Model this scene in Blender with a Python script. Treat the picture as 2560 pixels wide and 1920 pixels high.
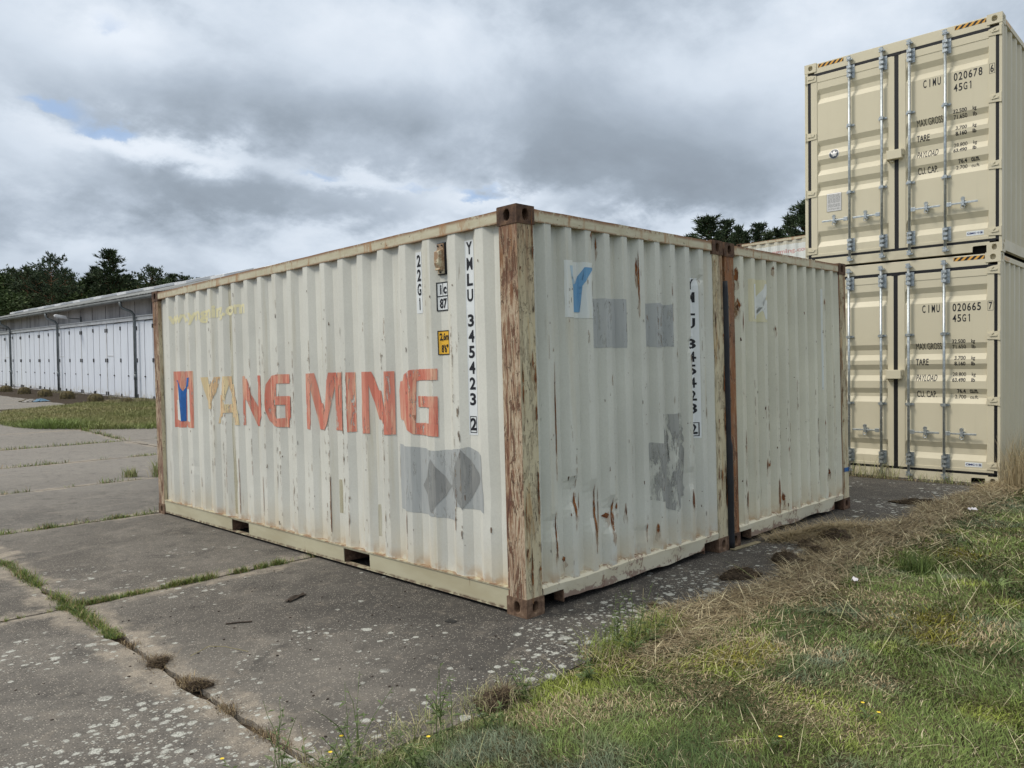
import bpy, bmesh, math, random
import numpy as np
from mathutils import Vector, Matrix, noise
for o in list(bpy.data.objects): bpy.data.objects.remove(o)
S = bpy.context.scene; C = S.collection
R = math.radians
rnd = random.Random(7); nr = np.random.default_rng(7)

# ------------------------------------------------------------------ camera, sky, sun, exposure
cam = bpy.data.objects.new('camera', bpy.data.cameras.new('camera')); C.objects.link(cam); S.camera = cam
cam.data.sensor_width = 36; cam.data.lens = 27.51; cam.data.clip_start = .05; cam.data.clip_end = 3000
_yaw, _pit, _rol = R(44.501), R(-.917), R(-1.543)
_f = Vector((math.sin(_yaw)*math.cos(_pit), math.cos(_yaw)*math.cos(_pit), math.sin(_pit)))
_r = Vector((math.cos(_yaw), -math.sin(_yaw), 0)); _u = _r.cross(_f)
_r2 = _r*math.cos(_rol)+_u*math.sin(_rol); _u2 = -_r*math.sin(_rol)+_u*math.cos(_rol)
m = Matrix((_r2, _u2, -_f)).transposed().to_4x4(); m.translation = Vector((-3.4447, -3.4277, 1.5495)); cam.matrix_world = m
S.view_settings.view_transform = 'Standard'; S.view_settings.look = 'None'; S.view_settings.gamma = 1
S.view_settings.exposure = 0.40; S.view_settings.use_curve_mapping = False
SUN_EL, SUN_AZ = 48, 306      # azimuth clockwise from +Y
S.cycles.max_bounces = 6; S.cycles.diffuse_bounces = 3; S.cycles.transparent_max_bounces = 8

class NT:
    """small helper for node trees"""
    def __init__(s, tree): s.t = tree; s.n = tree.nodes; s.n.clear()
    def __call__(s, typ, ins=None, **props):
        nd = s.n.new(typ)
        for k, v in props.items(): setattr(nd, k, v)
        for k, v in (ins or {}).items():
            if isinstance(v, bpy.types.NodeSocket): s.t.links.new(v, nd.inputs[k])
            else: nd.inputs[k].default_value = v
        return nd
    def m(s, op, a, b=0.0, c=None, clamp=False):
        i = {0: a, 1: b}
        if c is not None: i[2] = c
        nd = s('ShaderNodeMath', i, operation=op); nd.use_clamp = clamp
        return nd.outputs[0]
    def mix(s, f, a, b, blend='MIX'):
        nd = s.n.new('ShaderNodeMix'); nd.data_type = 'RGBA'; nd.blend_type = blend; nd.clamp_factor = True
        for k, v in ((0, f), (6, a), (7, b)):
            if isinstance(v, bpy.types.NodeSocket): s.t.links.new(v, nd.inputs[k])
            else: nd.inputs[k].default_value = v if k == 0 else (tuple(v)+(1,))[:4]
        return nd.outputs[2]
    def rng(s, v, a, b, c=0., d=1., kind='SMOOTHSTEP'):
        return s('ShaderNodeMapRange', {0: v, 1: a, 2: b, 3: c, 4: d}, interpolation_type=kind, clamp=True).outputs[0]
    def noise(s, vec, sc=1., det=4., rough=.55, dist=0., scale3=None):
        if scale3: vec = s('ShaderNodeMapping', {'Vector': vec, 'Scale': scale3}).outputs[0]
        return s('ShaderNodeTexNoise', {'Vector': vec, 'Scale': sc, 'Detail': det, 'Roughness': rough, 'Distortion': dist}).outputs[0]
    def ramp(s, v, stops, interp='LINEAR'):
        nd = s.n.new('ShaderNodeValToRGB'); s.t.links.new(v, nd.inputs[0]); cr = nd.color_ramp; cr.interpolation = interp
        while len(cr.elements) < len(stops): cr.elements.new(.5)
        for e, (p, c) in zip(cr.elements, stops): e.position = p; e.color = (tuple(c)+(1,))[:4]
        return nd.outputs[0]

W = bpy.data.worlds.new('World'); S.world = W; W.use_nodes = True
g = NT(W.node_tree)
dirn = g('ShaderNodeTexCoord').outputs['Generated']
sp = g('ShaderNodeSeparateXYZ', {0: dirn}); dx, dy, dz = sp.outputs
zc = g.m('MAXIMUM', dz, 0.0)
den = g.m('ADD', zc, .42)
pv = g('ShaderNodeCombineXYZ', {0: g.m('DIVIDE', dx, den), 1: g.m('DIVIDE', dy, den), 2: 0.}).outputs[0]
w1 = g.noise(pv, 2.6, 8, .56, .2); w2 = g.noise(pv, 7.0, 8, .60, .1); w3 = g.noise(pv, .9, 3, .5)
az = g.m('ADD', g.m('MULTIPLY', g.m('ARCTAN2', dx, dy), 57.2958), g.m('MULTIPLY', g.m('SUBTRACT', w1, .5), 14.0))
el = g.m('ADD', g.m('MULTIPLY', g.m('ARCSINE', dz), 57.2958), g.m('MULTIPLY', g.m('SUBTRACT', w2, .5), 6.0))
def bump(a, e, wa, we, amp):
    q = g.m('POWER', g.m('ABSOLUTE', g.m('DIVIDE', g.m('SUBTRACT', az, a), wa)), 2.0)
    r = g.m('POWER', g.m('ABSOLUTE', g.m('DIVIDE', g.m('SUBTRACT', el, e), we)), 2.0)
    return g.m('MULTIPLY', g.m('EXPONENT', g.m('MULTIPLY', g.m('ADD', q, r), -1.)), amp)
def total(lst):
    t = lst[0]
    for x in lst[1:]: t = g.m('ADD', t, x)
    return t
dens = g.m('ADD', g.m('MULTIPLY', w1, .70), g.m('MULTIPLY', w2, .34))
dens = g.m('ADD', dens, g.m('MULTIPLY', g.m('SUBTRACT', w3, .5), .5))
dens = g.m('ADD', dens, total([bump(46, 16.6, 9, 2.6, .13), bump(57, 13.6, 9, 3.2, .16), bump(34, 18.0, 7, 1.6, .06),
                               bump(24, 12.4, 9, 1.5, .16), bump(33, 11.8, 7, 1.3, .12), bump(18, 21.5, 6, 2.0, -.22), bump(33, 23.5, 14, 3.2, -.20), bump(68, 19, 7, 5, -.16),
                               bump(18, 15.3, 7, 1.0, -.24), bump(24, 14.8, 5, .9, -.26), bump(33, 13.6, 5, .7, -.18), bump(43, 12.3, 6, .8, -.24), bump(14, 8.5, 14, 1.2, -.06), bump(55, 10.0, 8, 1.0, -.16),
                               bump(56, 22, 9, 2.5, -.05)]))
cl = g.ramp(dens, [(.24, (.62, .67, .735)), (.42, (.50, .56, .635)), (.56, (.355, .41, .48)), (.70, (.255, .30, .355)), (.88, (.205, .24, .285))])
hole = total([bump(14.5, 17.2, 3.0, .55, .9), bump(18.5, 16.2, 2.6, .6, .9), bump(42, 12.9, 3.0, .55, .8), bump(30.5, 14.2, 2.4, .5, .6), bump(36.5, 13.5, 3, .4, .5), bump(17, 22.2, 3, .8, .5)])
hole = g.rng(g.m('ADD', hole, g.m('MULTIPLY', g.m('SUBTRACT', w2, .5), .9)), .28, .9, 0, .75)
sky = g('ShaderNodeTexSky', sky_type='NISHITA', sun_disc=False, sun_elevation=R(SUN_EL), sun_rotation=R(SUN_AZ), air_density=1.0, dust_density=1.5)
up = g.rng(el, 26., 62., 1.0, 2.1)                     # overcast skies are brightest overhead
cl = g.mix(g.rng(el, 27., 50., 0., .8), cl, (.60, .575, .52))
clb = g('ShaderNodeVectorMath', {0: cl, 'Scale': g.m('MULTIPLY', up, 10.0)}, operation='SCALE').outputs[0]
skc = g.mix(.6, sky.outputs[0], (3.0, 4.3, 6.6))
fin = g.mix(hole, clb, skc)
g('ShaderNodeOutputWorld', {0: g('ShaderNodeBackground', {0: fin, 1: .1}).outputs[0]})

sun = bpy.data.objects.new('sun', bpy.data.lights.new('sun', 'SUN')); C.objects.link(sun)
sun.data.energy = 1.5; sun.data.angle = R(14); sun.data.color = (1, .93, .82)
_sd = Vector((math.sin(R(SUN_AZ))*math.cos(R(SUN_EL)), math.cos(R(SUN_AZ))*math.cos(R(SUN_EL)), math.sin(R(SUN_EL))))
sun.rotation_euler = _sd.to_track_quat('Z', 'Y').to_euler()

# ------------------------------------------------------------------ helpers
def tag(o, label=None, cat=None, group=None, kind=None):
    if label: o['label'] = label
    if cat: o['category'] = cat
    if group: o['group'] = group
    if kind: o['kind'] = kind
    return o
def empty(name, loc=(0, 0, 0), rot=(0, 0, 0), **k):
    o = bpy.data.objects.new(name, None); C.objects.link(o); o.location = loc; o.rotation_euler = rot; o.empty_display_size = .2
    return tag(o, **k)
def link(name, me, parent=None, **k):
    o = bpy.data.objects.new(name, me); C.objects.link(o)
    if parent: o.parent = parent
    return tag(o, **k)
def kids(o): return [c for c in bpy.data.objects if c.parent is o]
def copy_tree(o, parent=None):
    c = o.copy(); C.objects.link(c); c.parent = parent
    for ch in kids(o): copy_tree(ch, c)
    return c
class MB:
    def __init__(s): s.v = []; s.f = []
    def add(s, v, f):
        k = len(s.v); s.v += [tuple(p) for p in v]; s.f += [tuple(i+k for i in q) for q in f]; return s
    def box(s, x0, x1, y0, y1, z0, z1):
        return s.add([(x, y, z) for z in (z0, z1) for y in (y0, y1) for x in (x0, x1)],
                     [(0, 2, 3, 1), (4, 5, 7, 6), (0, 1, 5, 4), (2, 6, 7, 3), (0, 4, 6, 2), (1, 3, 7, 5)])
    def tube(s, pts, r, n=8, cap=True):
        pts = [Vector(p) for p in pts]; rr = r if isinstance(r, (list, tuple)) else [r]*len(pts); vs = []; fs = []
        for i, p in enumerate(pts):
            t = (pts[min(i+1, len(pts)-1)]-pts[max(i-1, 0)]).normalized()
            a = t.cross(Vector((0, 0, 1)) if abs(t.z) < .9 else Vector((1, 0, 0))).normalized(); b = t.cross(a)
            vs += [p+(a*math.cos(2*math.pi*j/n)+b*math.sin(2*math.pi*j/n))*rr[i] for j in range(n)]
        for i in range(len(pts)-1):
            fs += [(i*n+j, i*n+(j+1) % n, (i+1)*n+(j+1) % n, (i+1)*n+j) for j in range(n)]
        if cap: fs += [tuple(range(n-1, -1, -1)), tuple(range((len(pts)-1)*n, len(pts)*n))]
        return s.add(vs, fs)
    def prism(s, prof, a, b, axis='y'):
        """prof: list of 2d points, extruded from a to b along axis; other two axes in order xyz"""
        def P(p, t): return (t, p[0], p[1]) if axis == 'x' else (p[0], t, p[1]) if axis == 'y' else (p[0], p[1], t)
        n = len(prof)
        return s.add([P(p, a) for p in prof]+[P(p, b) for p in prof], [tuple(range(n)), tuple(range(2*n-1, n-1, -1))]+[(i, (i+1) % n, (i+1) % n+n, i+n) for i in range(n)])
    def mesh(s, name, mat):
        me = bpy.data.meshes.new(name); me.from_pydata(s.v, [], s.f); me.update()
        bm = bmesh.new(); bm.from_mesh(me); bmesh.ops.recalc_face_normals(bm, faces=bm.faces); bm.to_mesh(me); bm.free()
        if mat: me.materials.append(mat)
        return me
    def build(s, name, mat, parent=None, smooth=False, bevel=0, **k):
        me = s.mesh(name, mat)
        if smooth: me.shade_smooth()
        o = link(name, me, parent, **k)
        if bevel:
            b = o.modifiers.new('b', 'BEVEL'); b.width = bevel; b.segments = 2; b.limit_method = 'ANGLE'
        return o
def fbm(x, y, z=0, s=1): return noise.fractal(Vector((x*s, y*s, z*s)), 1.0, 2.0, 4)

def material(name, fn, rough=.6, metal=0., spec=.4):
    mt = bpy.data.materials.new(name); mt.use_nodes = True; g = NT(mt.node_tree)
    b = g('ShaderNodeBsdfPrincipled', {'Roughness': rough, 'Metallic': metal, 'Specular IOR Level': spec})
    g('ShaderNodeOutputMaterial', {0: b.outputs[0]})
    co = g('ShaderNodeTexCoord').outputs['Object']
    r = fn(g, co)
    if not isinstance(r, dict): r = {'Base Color': r}
    for k, v in r.items():
        if k == 'bump':
            b2 = g('ShaderNodeBump', {'Height': v[0], 'Strength': 1., 'Distance': v[1]}); g.t.links.new(b2.outputs[0], b.inputs['Normal'])
        elif isinstance(v, bpy.types.NodeSocket): g.t.links.new(v, b.inputs[k])
        else: b.inputs[k].default_value = (tuple(v)+(1,))[:4] if k == 'Base Color' else v
    return mt
def flat(name, c, var=.12, sc=6., rough=.6, metal=0., bumpd=0.):
    def fn(g, co):
        n = g.noise(co, sc, 5, .6)
        col = g.mix(g.rng(n, .3, .7), tuple(x*(1-var) for x in c), tuple(min(1, x*(1+var)) for x in c))
        d = {'Base Color': col}
        if bumpd: d['bump'] = (g.noise(co, sc*8, 3), bumpd)
        return d
    return material(name, fn, rough, metal)

def weathered(name, base, seed=0., tint=(.50, .46, .33), wear=1., low=True, rough=.62):
    """old container paint: chalky, streaked with dirt, scratched upright and rusting from the foot"""
    def fn(g, co):
        c = g('ShaderNodeMapping', {'Vector': co, 'Location': (seed*3.1, seed*1.7, seed*.9)}).outputs[0]
        z = g('ShaderNodeSeparateXYZ', {0: co}).outputs[2]
        big = g.noise(c, 1.1, 4, .6)
        col = g.mix(g.rng(big, .3, .72), base, tuple(x*.86 for x in base))
        st = g.noise(c, 1., 5, .6, scale3=(7, 7, .5))
        col = g.mix(g.m('MULTIPLY', g.rng(st, .52, .74), .5), col, tint)
        pat = g.rng(g.noise(c, 1.6, 3, .6), .42, .62)
        fine = g.noise(c, 70, 3, .7)
        col = g.mix(g.m('MULTIPLY', g.rng(fine, .35, .7), .10), col, (.25, .24, .2))
        sc = g.m('MULTIPLY', g.rng(g.noise(c, 1., 5, .65, .3, (34, 34, 2.2)), .665, .72), pat)
        col = g.mix(g.m('MULTIPLY', sc, .6*wear), col, (.26, .20, .15))
        sc2 = g.m('MULTIPLY', g.rng(g.noise(c, 1., 4, .6, .6, (60, 60, 7)), .70, .735), g.rng(g.noise(c, 2.4, 3), .5, .62))
        col = g.mix(g.m('MULTIPLY', sc2, .8*wear), col, (.07, .055, .05))
        chips = g.m('MULTIPLY', g.rng(g.noise(c, 26, 4, .6), .70, .74), g.rng(g.noise(c, 3.1, 2), .52, .66))
        col = g.mix(g.m('MULTIPLY', chips, .85*wear), col, (.20, .075, .03))
        if low:
            lo = g.m('MULTIPLY', g.rng(z, .50, .15), g.rng(g.noise(c, 1., 4, .6, 0, (5, 5, 2.2)), .30, .62))
            col = g.mix(g.m('MULTIPLY', lo, .42), col, (.60, .49, .30))
            lo2 = g.m('MULTIPLY', g.rng(z, .27, .16), g.rng(g.noise(c, 9, 4, .6), .42, .62))
            col = g.mix(g.m('MULTIPLY', lo2, .6), col, (.40, .23, .09))
        return {'Base Color': col, 'bump': (g.m('ADD', g.m('MULTIPLY', sc, -.6), g.m('MULTIPLY', big, .5)), .002)}
    return material(name, fn, rough)
def peeling(name, stops, seed=0., sx=26., sz=4., rust=.5, top=.6, flake=.5):
    """thick paint flaking off an upright corner post, rust blooming and running down it"""
    def fn(g, co):
        c = g('ShaderNodeMapping', {'Vector': co, 'Location': (seed*2.3, seed, seed*.7)}).outputs[0]; z = g('ShaderNodeSeparateXYZ', {0: co}).outputs[2]
        a = g.noise(c, 1., 8, .72, .9, (sx, sx, sz)); b = g.noise(c, 1., 6, .65, 1.4, (sx*.3, sx*.3, sz*.55))
        v = g.m('ADD', g.m('MULTIPLY', a, .55), g.m('MULTIPLY', b, .50))
        col = g.ramp(v, stops)
        tp = g.m('MULTIPLY', g.rng(g.m('ADD', z, g.m('MULTIPLY', b, 1.2)), 2.35, 3.05), top); col = g.mix(g.m('MULTIPLY', tp, g.rng(a, .35, .6)), col, (.22, .10, .04))
        pz = g.rng(g.noise(c, 1., 4, .6, .6, (4, 4, 1.3)), .50, .62); col = g.mix(g.m('MULTIPLY', pz, .6*flake), col, (.17, .095, .075))
        fl = g.rng(g.noise(c, 1., 7, .75, .7, (17, 17, 4.2)), .535, .56); col = g.mix(g.m('MULTIPLY', fl, rust), col, (.12, .050, .028))
        rim = g.m('MULTIPLY', g.rng(g.noise(c, 1., 7, .75, .7, (17, 17, 4.2)), .515, .535), g.m('SUBTRACT', 1., fl)); col = g.mix(g.m('MULTIPLY', rim, .45*rust), col, (.62, .53, .36))
        dk = g.rng(g.noise(c, 1., 5, .75, 1.2, (40, 40, 13)), .60, .64); col = g.mix(g.m('MULTIPLY', dk, .8), col, (.035, .020, .016))
        return {'Base Color': col, 'bump': (g.m('ADD', v, g.m('MULTIPLY', fl, -.35)), .010)}
    return material(name, fn, .8)

M = {}
GREY = (.565, .59, .53)
M['wall1'] = weathered('old grey container paint', (.70, .705, .65), 0, wear=1.0)
M['end1'] = weathered('old grey green container paint', (.63, .65, .60), 2.3, wear=.8)
M['wall2'] = weathered('old cream grey container paint', (.68, .68, .575), 4.1, wear=1.0)
M['rail1'] = weathered('cream rail paint', (.56, .53, .40), 1.2, tint=(.42, .27, .13), wear=1.1, low=False)
def sill_rail(g, co):
    z = g('ShaderNodeSeparateXYZ', {0: co}).outputs[2]
    col = g.mix(g.rng(g.noise(co, 1., 4, .6, 0, (1.5, 1.5, 5)), .35, .7), (.53, .50, .36), (.45, .41, .28))
    e = g.m('MULTIPLY', g.rng(z, .155, .17), g.rng(g.noise(co, 14, 4), .35, .6)); col = g.mix(g.m('MULTIPLY', e, .8), col, (.20, .09, .045))
    e = g.m('MULTIPLY', g.rng(z, .05, .033), g.rng(g.noise(co, 20, 4), .35, .6)); col = g.mix(g.m('MULTIPLY', e, .8), col, (.13, .08, .06))
    s = g.m('MULTIPLY', g.rng(g.noise(co, 1., 3, .6, 0, (9, 9, 2.)), .66, .71), .8); col = g.mix(s, col, (.22, .12, .07))
    return col
M['siderail'] = material('cream bottom rail paint', sill_rail, .6)
def esill(g, co):
    z = g('ShaderNodeSeparateXYZ', {0: co}).outputs[2]; n = g.noise(co, 1., 5, .65, .4, (4, 4, 9)); f = g.noise(co, 30, 5, .7); dn = g.rng(z, .11, .05)
    col = g.mix(g.rng(n, .35, .65), (.60, .57, .45), (.55, .51, .38))
    s = g.m('MULTIPLY', g.rng(g.m('ADD', g.m('ADD', g.m('MULTIPLY', n, .5), g.m('MULTIPLY', f, .4)), g.m('MULTIPLY', dn, .09)), .495, .54), .85); col = g.mix(s, col, (.25, .17, .14))
    s = g.m('MULTIPLY', g.rng(g.noise(co, 1., 5, .7, .5, (11, 11, 5)), .60, .66), .85); col = g.mix(s, col, (.17, .08, .045))
    s = g.m('MULTIPLY', g.m('MULTIPLY', g.rng(z, .168, .18), g.rng(f, .42, .55)), .8); return {'Base Color': g.mix(s, col, (.20, .11, .07)), 'bump': (f, .001)}
M['endsill'] = material('scraped cream sill paint', esill, .65)
def railf(zl, zh, seed):
    def fn(g, co):
        z = g('ShaderNodeSeparateXYZ', {0: co}).outputs[2]; c = g('ShaderNodeMapping', {'Vector': co, 'Location': (seed, seed, 0)}).outputs[0]
        nz = g('ShaderNodeSeparateXYZ', {0: g('ShaderNodeNewGeometry').outputs['Normal']}).outputs[2]
        n = g.noise(c, 1., 5, .65, .2, (5, 5, 20)); f = g.noise(c, 34, 5, .7); r = g.noise(c, 1., 4, .6, 0, (2.2, 2.2, 2))
        col = g.mix(g.rng(n, .35, .65), (.57, .54, .41), (.50, .46, .33)); e = g.m('MAXIMUM', g.rng(z, zh-.034, zh-.006), g.m('MULTIPLY', g.rng(z, zl+.014, zl+.002), .8))
        e = g.m('MULTIPLY', e, g.rng(g.m('ADD', g.m('MULTIPLY', f, .6), g.m('MULTIPLY', r, .5)), .42, .54)); col = g.mix(g.m('MULTIPLY', e, .9), col, (.22, .095, .04))
        s = g.m('MULTIPLY', g.rng(g.noise(c, 1., 5, .7, .2, (9, 9, 2)), .52, .66), .8); col = g.mix(s, col, (.36, .19, .085))
        s = g.m('MULTIPLY', g.rng(g.noise(c, 1., 4, .7, .2, (17, 17, 30)), .64, .69), .8); col = g.mix(s, col, (.09, .05, .035))
        return {'Base Color': col, 'bump': (f, .001)}
    return fn
M['toprust'] = material('top rail paint with rusty edge', railf(2.492, 2.575, 2.), .65)
M['rail1'] = material('end rail paint with rusty edge', railf(2.498, 2.577, 7.), .65)
M['post'] = peeling('flaking ochre post paint', [(.36, (.05, .022, .016)), (.44, (.17, .08, .045)), (.49, (.30, .19, .125)), (.525, (.55, .47, .35)), (.555, (.33, .21, .13)), (.60, (.17, .08, .05)), (.68, (.07, .032, .025))], 0, 24, 2.0, .85, .9, 1.)
M['post_end'] = peeling('cream post paint with rust runs', [(.34, (.20, .09, .04)), (.42, (.46, .34, .19)), (.48, (.56, .50, .34)), (.58, (.58, .53, .38)), (.64, (.46, .34, .19)), (.70, (.25, .12, .055))], 1.5, 11, .8, .22, 1., .1)
M['post_rust'] = peeling('rusted post steel', [(.34, (.09, .035, .02)), (.44, (.24, .10, .04)), (.52, (.27, .125, .058)), (.60, (.38, .25, .15)), (.68, (.16, .07, .035))], 3.5, 16, 1.8, .7, .9, .6)
def castf(g, co):
    n = g.noise(co, 16, 6, .7); col = g.ramp(n, [(.3, (.030, .018, .013)), (.46, (.075, .042, .028)), (.58, (.13, .075, .045)), (.72, (.24, .15, .09))])
    return {'Base Color': col, 'bump': (n, .006)}
M['casting'] = material('brown rusted casting', castf, .85)
def castlow(g, co):
    n = g.noise(co, 20, 6, .7); col = g.ramp(n, [(.3, (.055, .030, .020)), (.46, (.13, .080, .052)), (.58, (.20, .13, .085)), (.72, (.28, .20, .14))])
    return {'Base Color': col, 'bump': (n, .005)}
M['castlow'] = material('pale brown worn casting', castlow, .85)
M['dark'] = flat('black painted shade', (.012, .011, .010), .1, 8, .9)  # near black stands in for the shade inside hollows and behind gaps
M['rubber'] = flat('black rubber', (.010, .010, .012), .2, 5, .45)
M['tarp'] = flat('black tarpaulin', (.014, .016, .021), .3, 3, .5)
def faded(name, a, b, c, seed=0., wear=.5, chip=0.):
    def fn(g, co):
        cc = g('ShaderNodeMapping', {'Vector': co, 'Location': (seed, seed*2, seed)}).outputs[0]
        n = g.noise(cc, 1., 5, .65, 0, (5, 5, .9)); n2 = g.noise(cc, 1., 5, .7, .2, (26, 26, 2.4))
        col = g.mix(g.rng(n, .38, .62), a, b); col = g.mix(g.m('MULTIPLY', g.rng(n2, .47, .68), wear), col, c)
        ch = g.m('MULTIPLY', g.rng(g.noise(cc, 1., 6, .7, .6, (34, 34, 11)), .60, .66), g.rng(g.noise(cc, 1., 3, .6, 0, (4, 4, .8)), .5, .62))
        col = g.mix(g.m('MULTIPLY', ch, .8), col, (.20, .15, .11))
        hole = g.m('MULTIPLY', g.rng(g.noise(cc, 1., 7, .75, .6, (30, 30, 7)), .545, .575), g.rng(g.noise(cc, 1., 3, .6, 0, (6, 6, .8)), .44, .54))
        return {'Base Color': col, 'Alpha': g.m('SUBTRACT', 1., g.m('MULTIPLY', hole, chip))}
    return material(name, fn, .6)
M['pink'] = faded('faded red lettering film', (.58, .175, .125), (.64, .27, .20), (.74, .52, .36), 0., .8, 1.)
M['peach'] = faded('yellowed red lettering film', (.66, .46, .26), (.72, .61, .37), (.64, .36, .25), 2.2, .5, 1.)
M['blue'] = flat('blue film', (.022, .13, .42), .15, 9)
M['blueY'] = faded('sun bleached blue film', (.13, .32, .55), (.20, .39, .60), (.35, .50, .62), 1., .3)
M['palebl'] = flat('pale blue remnant', (.42, .56, .66), .08, 9)
M['white'] = flat('white vinyl', (.74, .78, .80), .04, 4, .45)
M['whitepanel'] = faded('aged white vinyl panel', (.66, .71, .71), (.69, .72, .70), (.60, .60, .44), 4., .35)
M['cream_film'] = faded('yellowed cream film', (.64, .62, .42), (.68, .65, .47), (.55, .50, .34), 6., .5)
M['ghost'] = flat('pale letter ghost', (.68, .71, .69), .05, 12)
M['yellowurl'] = faded('cream yellow lettering', (.78, .73, .46), (.74, .70, .46), (.66, .63, .47), 3., .4)
M['ink'] = flat('black print', (.012, .013, .018), .1, 8, .5)
M['yellow'] = flat('amber sticker', (.80, .47, .045), .05, 8, .45)
M['patch'] = faded('grey touch up paint', (.365, .39, .395), (.41, .435, .44), (.47, .485, .47), 7., .45, .6)
M['patchdk'] = faded('dark grey touch up paint', (.23, .24, .24), (.28, .29, .285), (.34, .345, .33), 8., .5, .8)
def softp(g, co):
    n = g.noise(co, 1., 5, .65, .3, (7, 7, 3)); f = g.noise(co, 1., 4, .7, 0, (40, 40, 6))
    return {'Base Color': g.mix(f, (.33, .345, .335), (.42, .43, .415)), 'Alpha': g.m('MULTIPLY', g.rng(g.m('ADD', g.m('MULTIPLY', n, .75), g.m('MULTIPLY', f, .25)), .40, .54), .85)}
M['patchsoft'] = material('thin rolled grey paint', softp, .6)
M['halo'] = material('rust bleed', lambda g, co: {'Base Color': (.36, .20, .09), 'Alpha': g.m('MULTIPLY', g.rng(g.noise(co, 1., 4, .6, .2, (26, 26, 5)), .40, .64), .42)}, .8)
def rustf(g, co):
    n = g.noise(co, 1., 5, .7, .5, (34, 34, 12)); m_ = g.noise(co, 1., 5, .7, .3, (50, 50, 16))
    return {'Base Color': g.ramp(n, [(.3, (.045, .018, .010)), (.45, (.16, .055, .020)), (.58, (.27, .11, .035)), (.7, (.36, .20, .09))]), 'Alpha': g.rng(m_, .36, .46), 'bump': (n, .002)}
M['rustmark'] = material('rust stain', rustf, .85)
def scuffm(g, co):
    n = g.noise(co, 1., 5, .7, .5, (60, 60, 14)); 
    col = g.ramp(g.noise(co, 1., 4, .6, 0, (9, 9, 3)), [(.35, (.16, .13, .11)), (.5, (.33, .27, .2)), (.62, (.26, .14, .08)), (.72, (.12, .08, .07))])
    return {'Base Color': col, 'Alpha': g.rng(n, .50, .56)}
M['scuff'] = material('scuffed paint', scuffm, .8)
M['chip'] = flat('dark paint chip', (.12, .075, .05), .6, 30, .85)
M['stain'] = material('olive dirt run', lambda g, co: {'Base Color': (.40, .36, .20), 'Alpha': g.m('MULTIPLY', g.rng(g.noise(co, 1., 4, .6, 0, (12, 12, .8)), .3, .6), .5)}, .8)
M['pinkold'] = faded('bleached pink lettering', (.55, .30, .31), (.60, .40, .38), (.66, .58, .50), 5., .7)
M['bluetape'] = flat('blue tape', (.015, .12, .36), .1, 9, .4)

# ------------------------------------------------------------------ surfaces that carry print
class Wall:
    """a sheet with a depth profile: u across, z up. depth(u, z) is measured inward"""
    def __init__(s, ub, zb, depth, pos): s.ub = ub; s.zb = zb; s.depth = depth; s.pos = pos
    def sheet(s, name, mat, parent):
        nu, nz = len(s.ub), len(s.zb)
        v = [s.pos(u, s.depth(u, z), z) for z in s.zb for u in s.ub]
        f = [(j*nu+i, j*nu+i+1, (j+1)*nu+i+1, (j+1)*nu+i) for j in range(nz-1) for i in range(nu-1)]
        return MB().add(v, f).build(name, mat, parent)
    def interp(s, u, z):
        i = max(0, min(len(s.ub)-2, int(np.searchsorted(s.ub, u)-1))); j = max(0, min(len(s.zb)-2, int(np.searchsorted(s.zb, z)-1)))
        a, b, c, d = s.ub[i], s.ub[i+1], s.zb[j], s.zb[j+1]; t = (u-a)/(b-a); w = (z-c)/(d-c)
        D = s.depth
        return (D(a, c)*(1-t)+D(b, c)*t)*(1-w)+(D(a, d)*(1-t)+D(b, d)*t)*w
    def decal(s, name, polys, mat, parent, off=.0015, **k):
        """polys: list of (verts2d, faces); laid onto the sheet following every fold"""
        bm = bmesh.new(); step_ = k.pop('step', 0.)
        for pi_, (vs, fs) in enumerate(polys):
            bv = [bm.verts.new((x, pi_*step_, y)) for x, y in vs]
            for q in fs:
                try: bm.faces.new([bv[i] for i in q])
                except ValueError: pass
        bmesh.ops.triangulate(bm, faces=[q for q in bm.faces if len(q.verts) > 4])
        us = [v.co.x for v in bm.verts]; zs = [v.co.z for v in bm.verts]
        for u in s.ub:
            if min(us)+1e-4 < u < max(us)-1e-4: bmesh.ops.bisect_plane(bm, geom=bm.verts[:]+bm.edges[:]+bm.faces[:], dist=1e-6, plane_co=(u, 0, 0), plane_no=(1, 0, 0))
        for z in s.zb:
            if min(zs)+1e-4 < z < max(zs)-1e-4: bmesh.ops.bisect_plane(bm, geom=bm.verts[:]+bm.edges[:]+bm.faces[:], dist=1e-6, plane_co=(0, 0, z), plane_no=(0, 0, 1))
        for v in bm.verts: v.co = Vector(s.pos(v.co.x, s.interp(v.co.x, v.co.z)-off-v.co.y, v.co.z))
        me = bpy.data.meshes.new(name); bm.to_mesh(me); bm.free(); me.materials.append(mat)
        return link(name, me, parent, **k)
def P(pts): return (list(pts), [tuple(range(len(pts)))])
def rect(u0, u1, z0, z1): return P([(u0, z0), (u1, z0), (u1, z1), (u0, z1)])
def frame2d(u0, u1, z0, z1, t):
    return [rect(u0, u1, z0, z0+t), rect(u0, u1, z1-t, z1), rect(u0, u0+t, z0+t, z1-t), rect(u1-t, u1, z0+t, z1-t)]
def rough_poly(pts, amp=.006, step=.04, seed=0):
    q = random.Random(seed); out = []
    for i in range(len(pts)):
        a = Vector(pts[i]); b = Vector(pts[(i+1) % len(pts)]); n = max(1, int((b-a).length/step)); nrm = Vector((-(b-a).y, (b-a).x)).normalized()
        for k in range(n): out.append(tuple(a.lerp(b, k/n)+nrm*q.uniform(-amp, amp)))
    return out
_tc = {}
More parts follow.
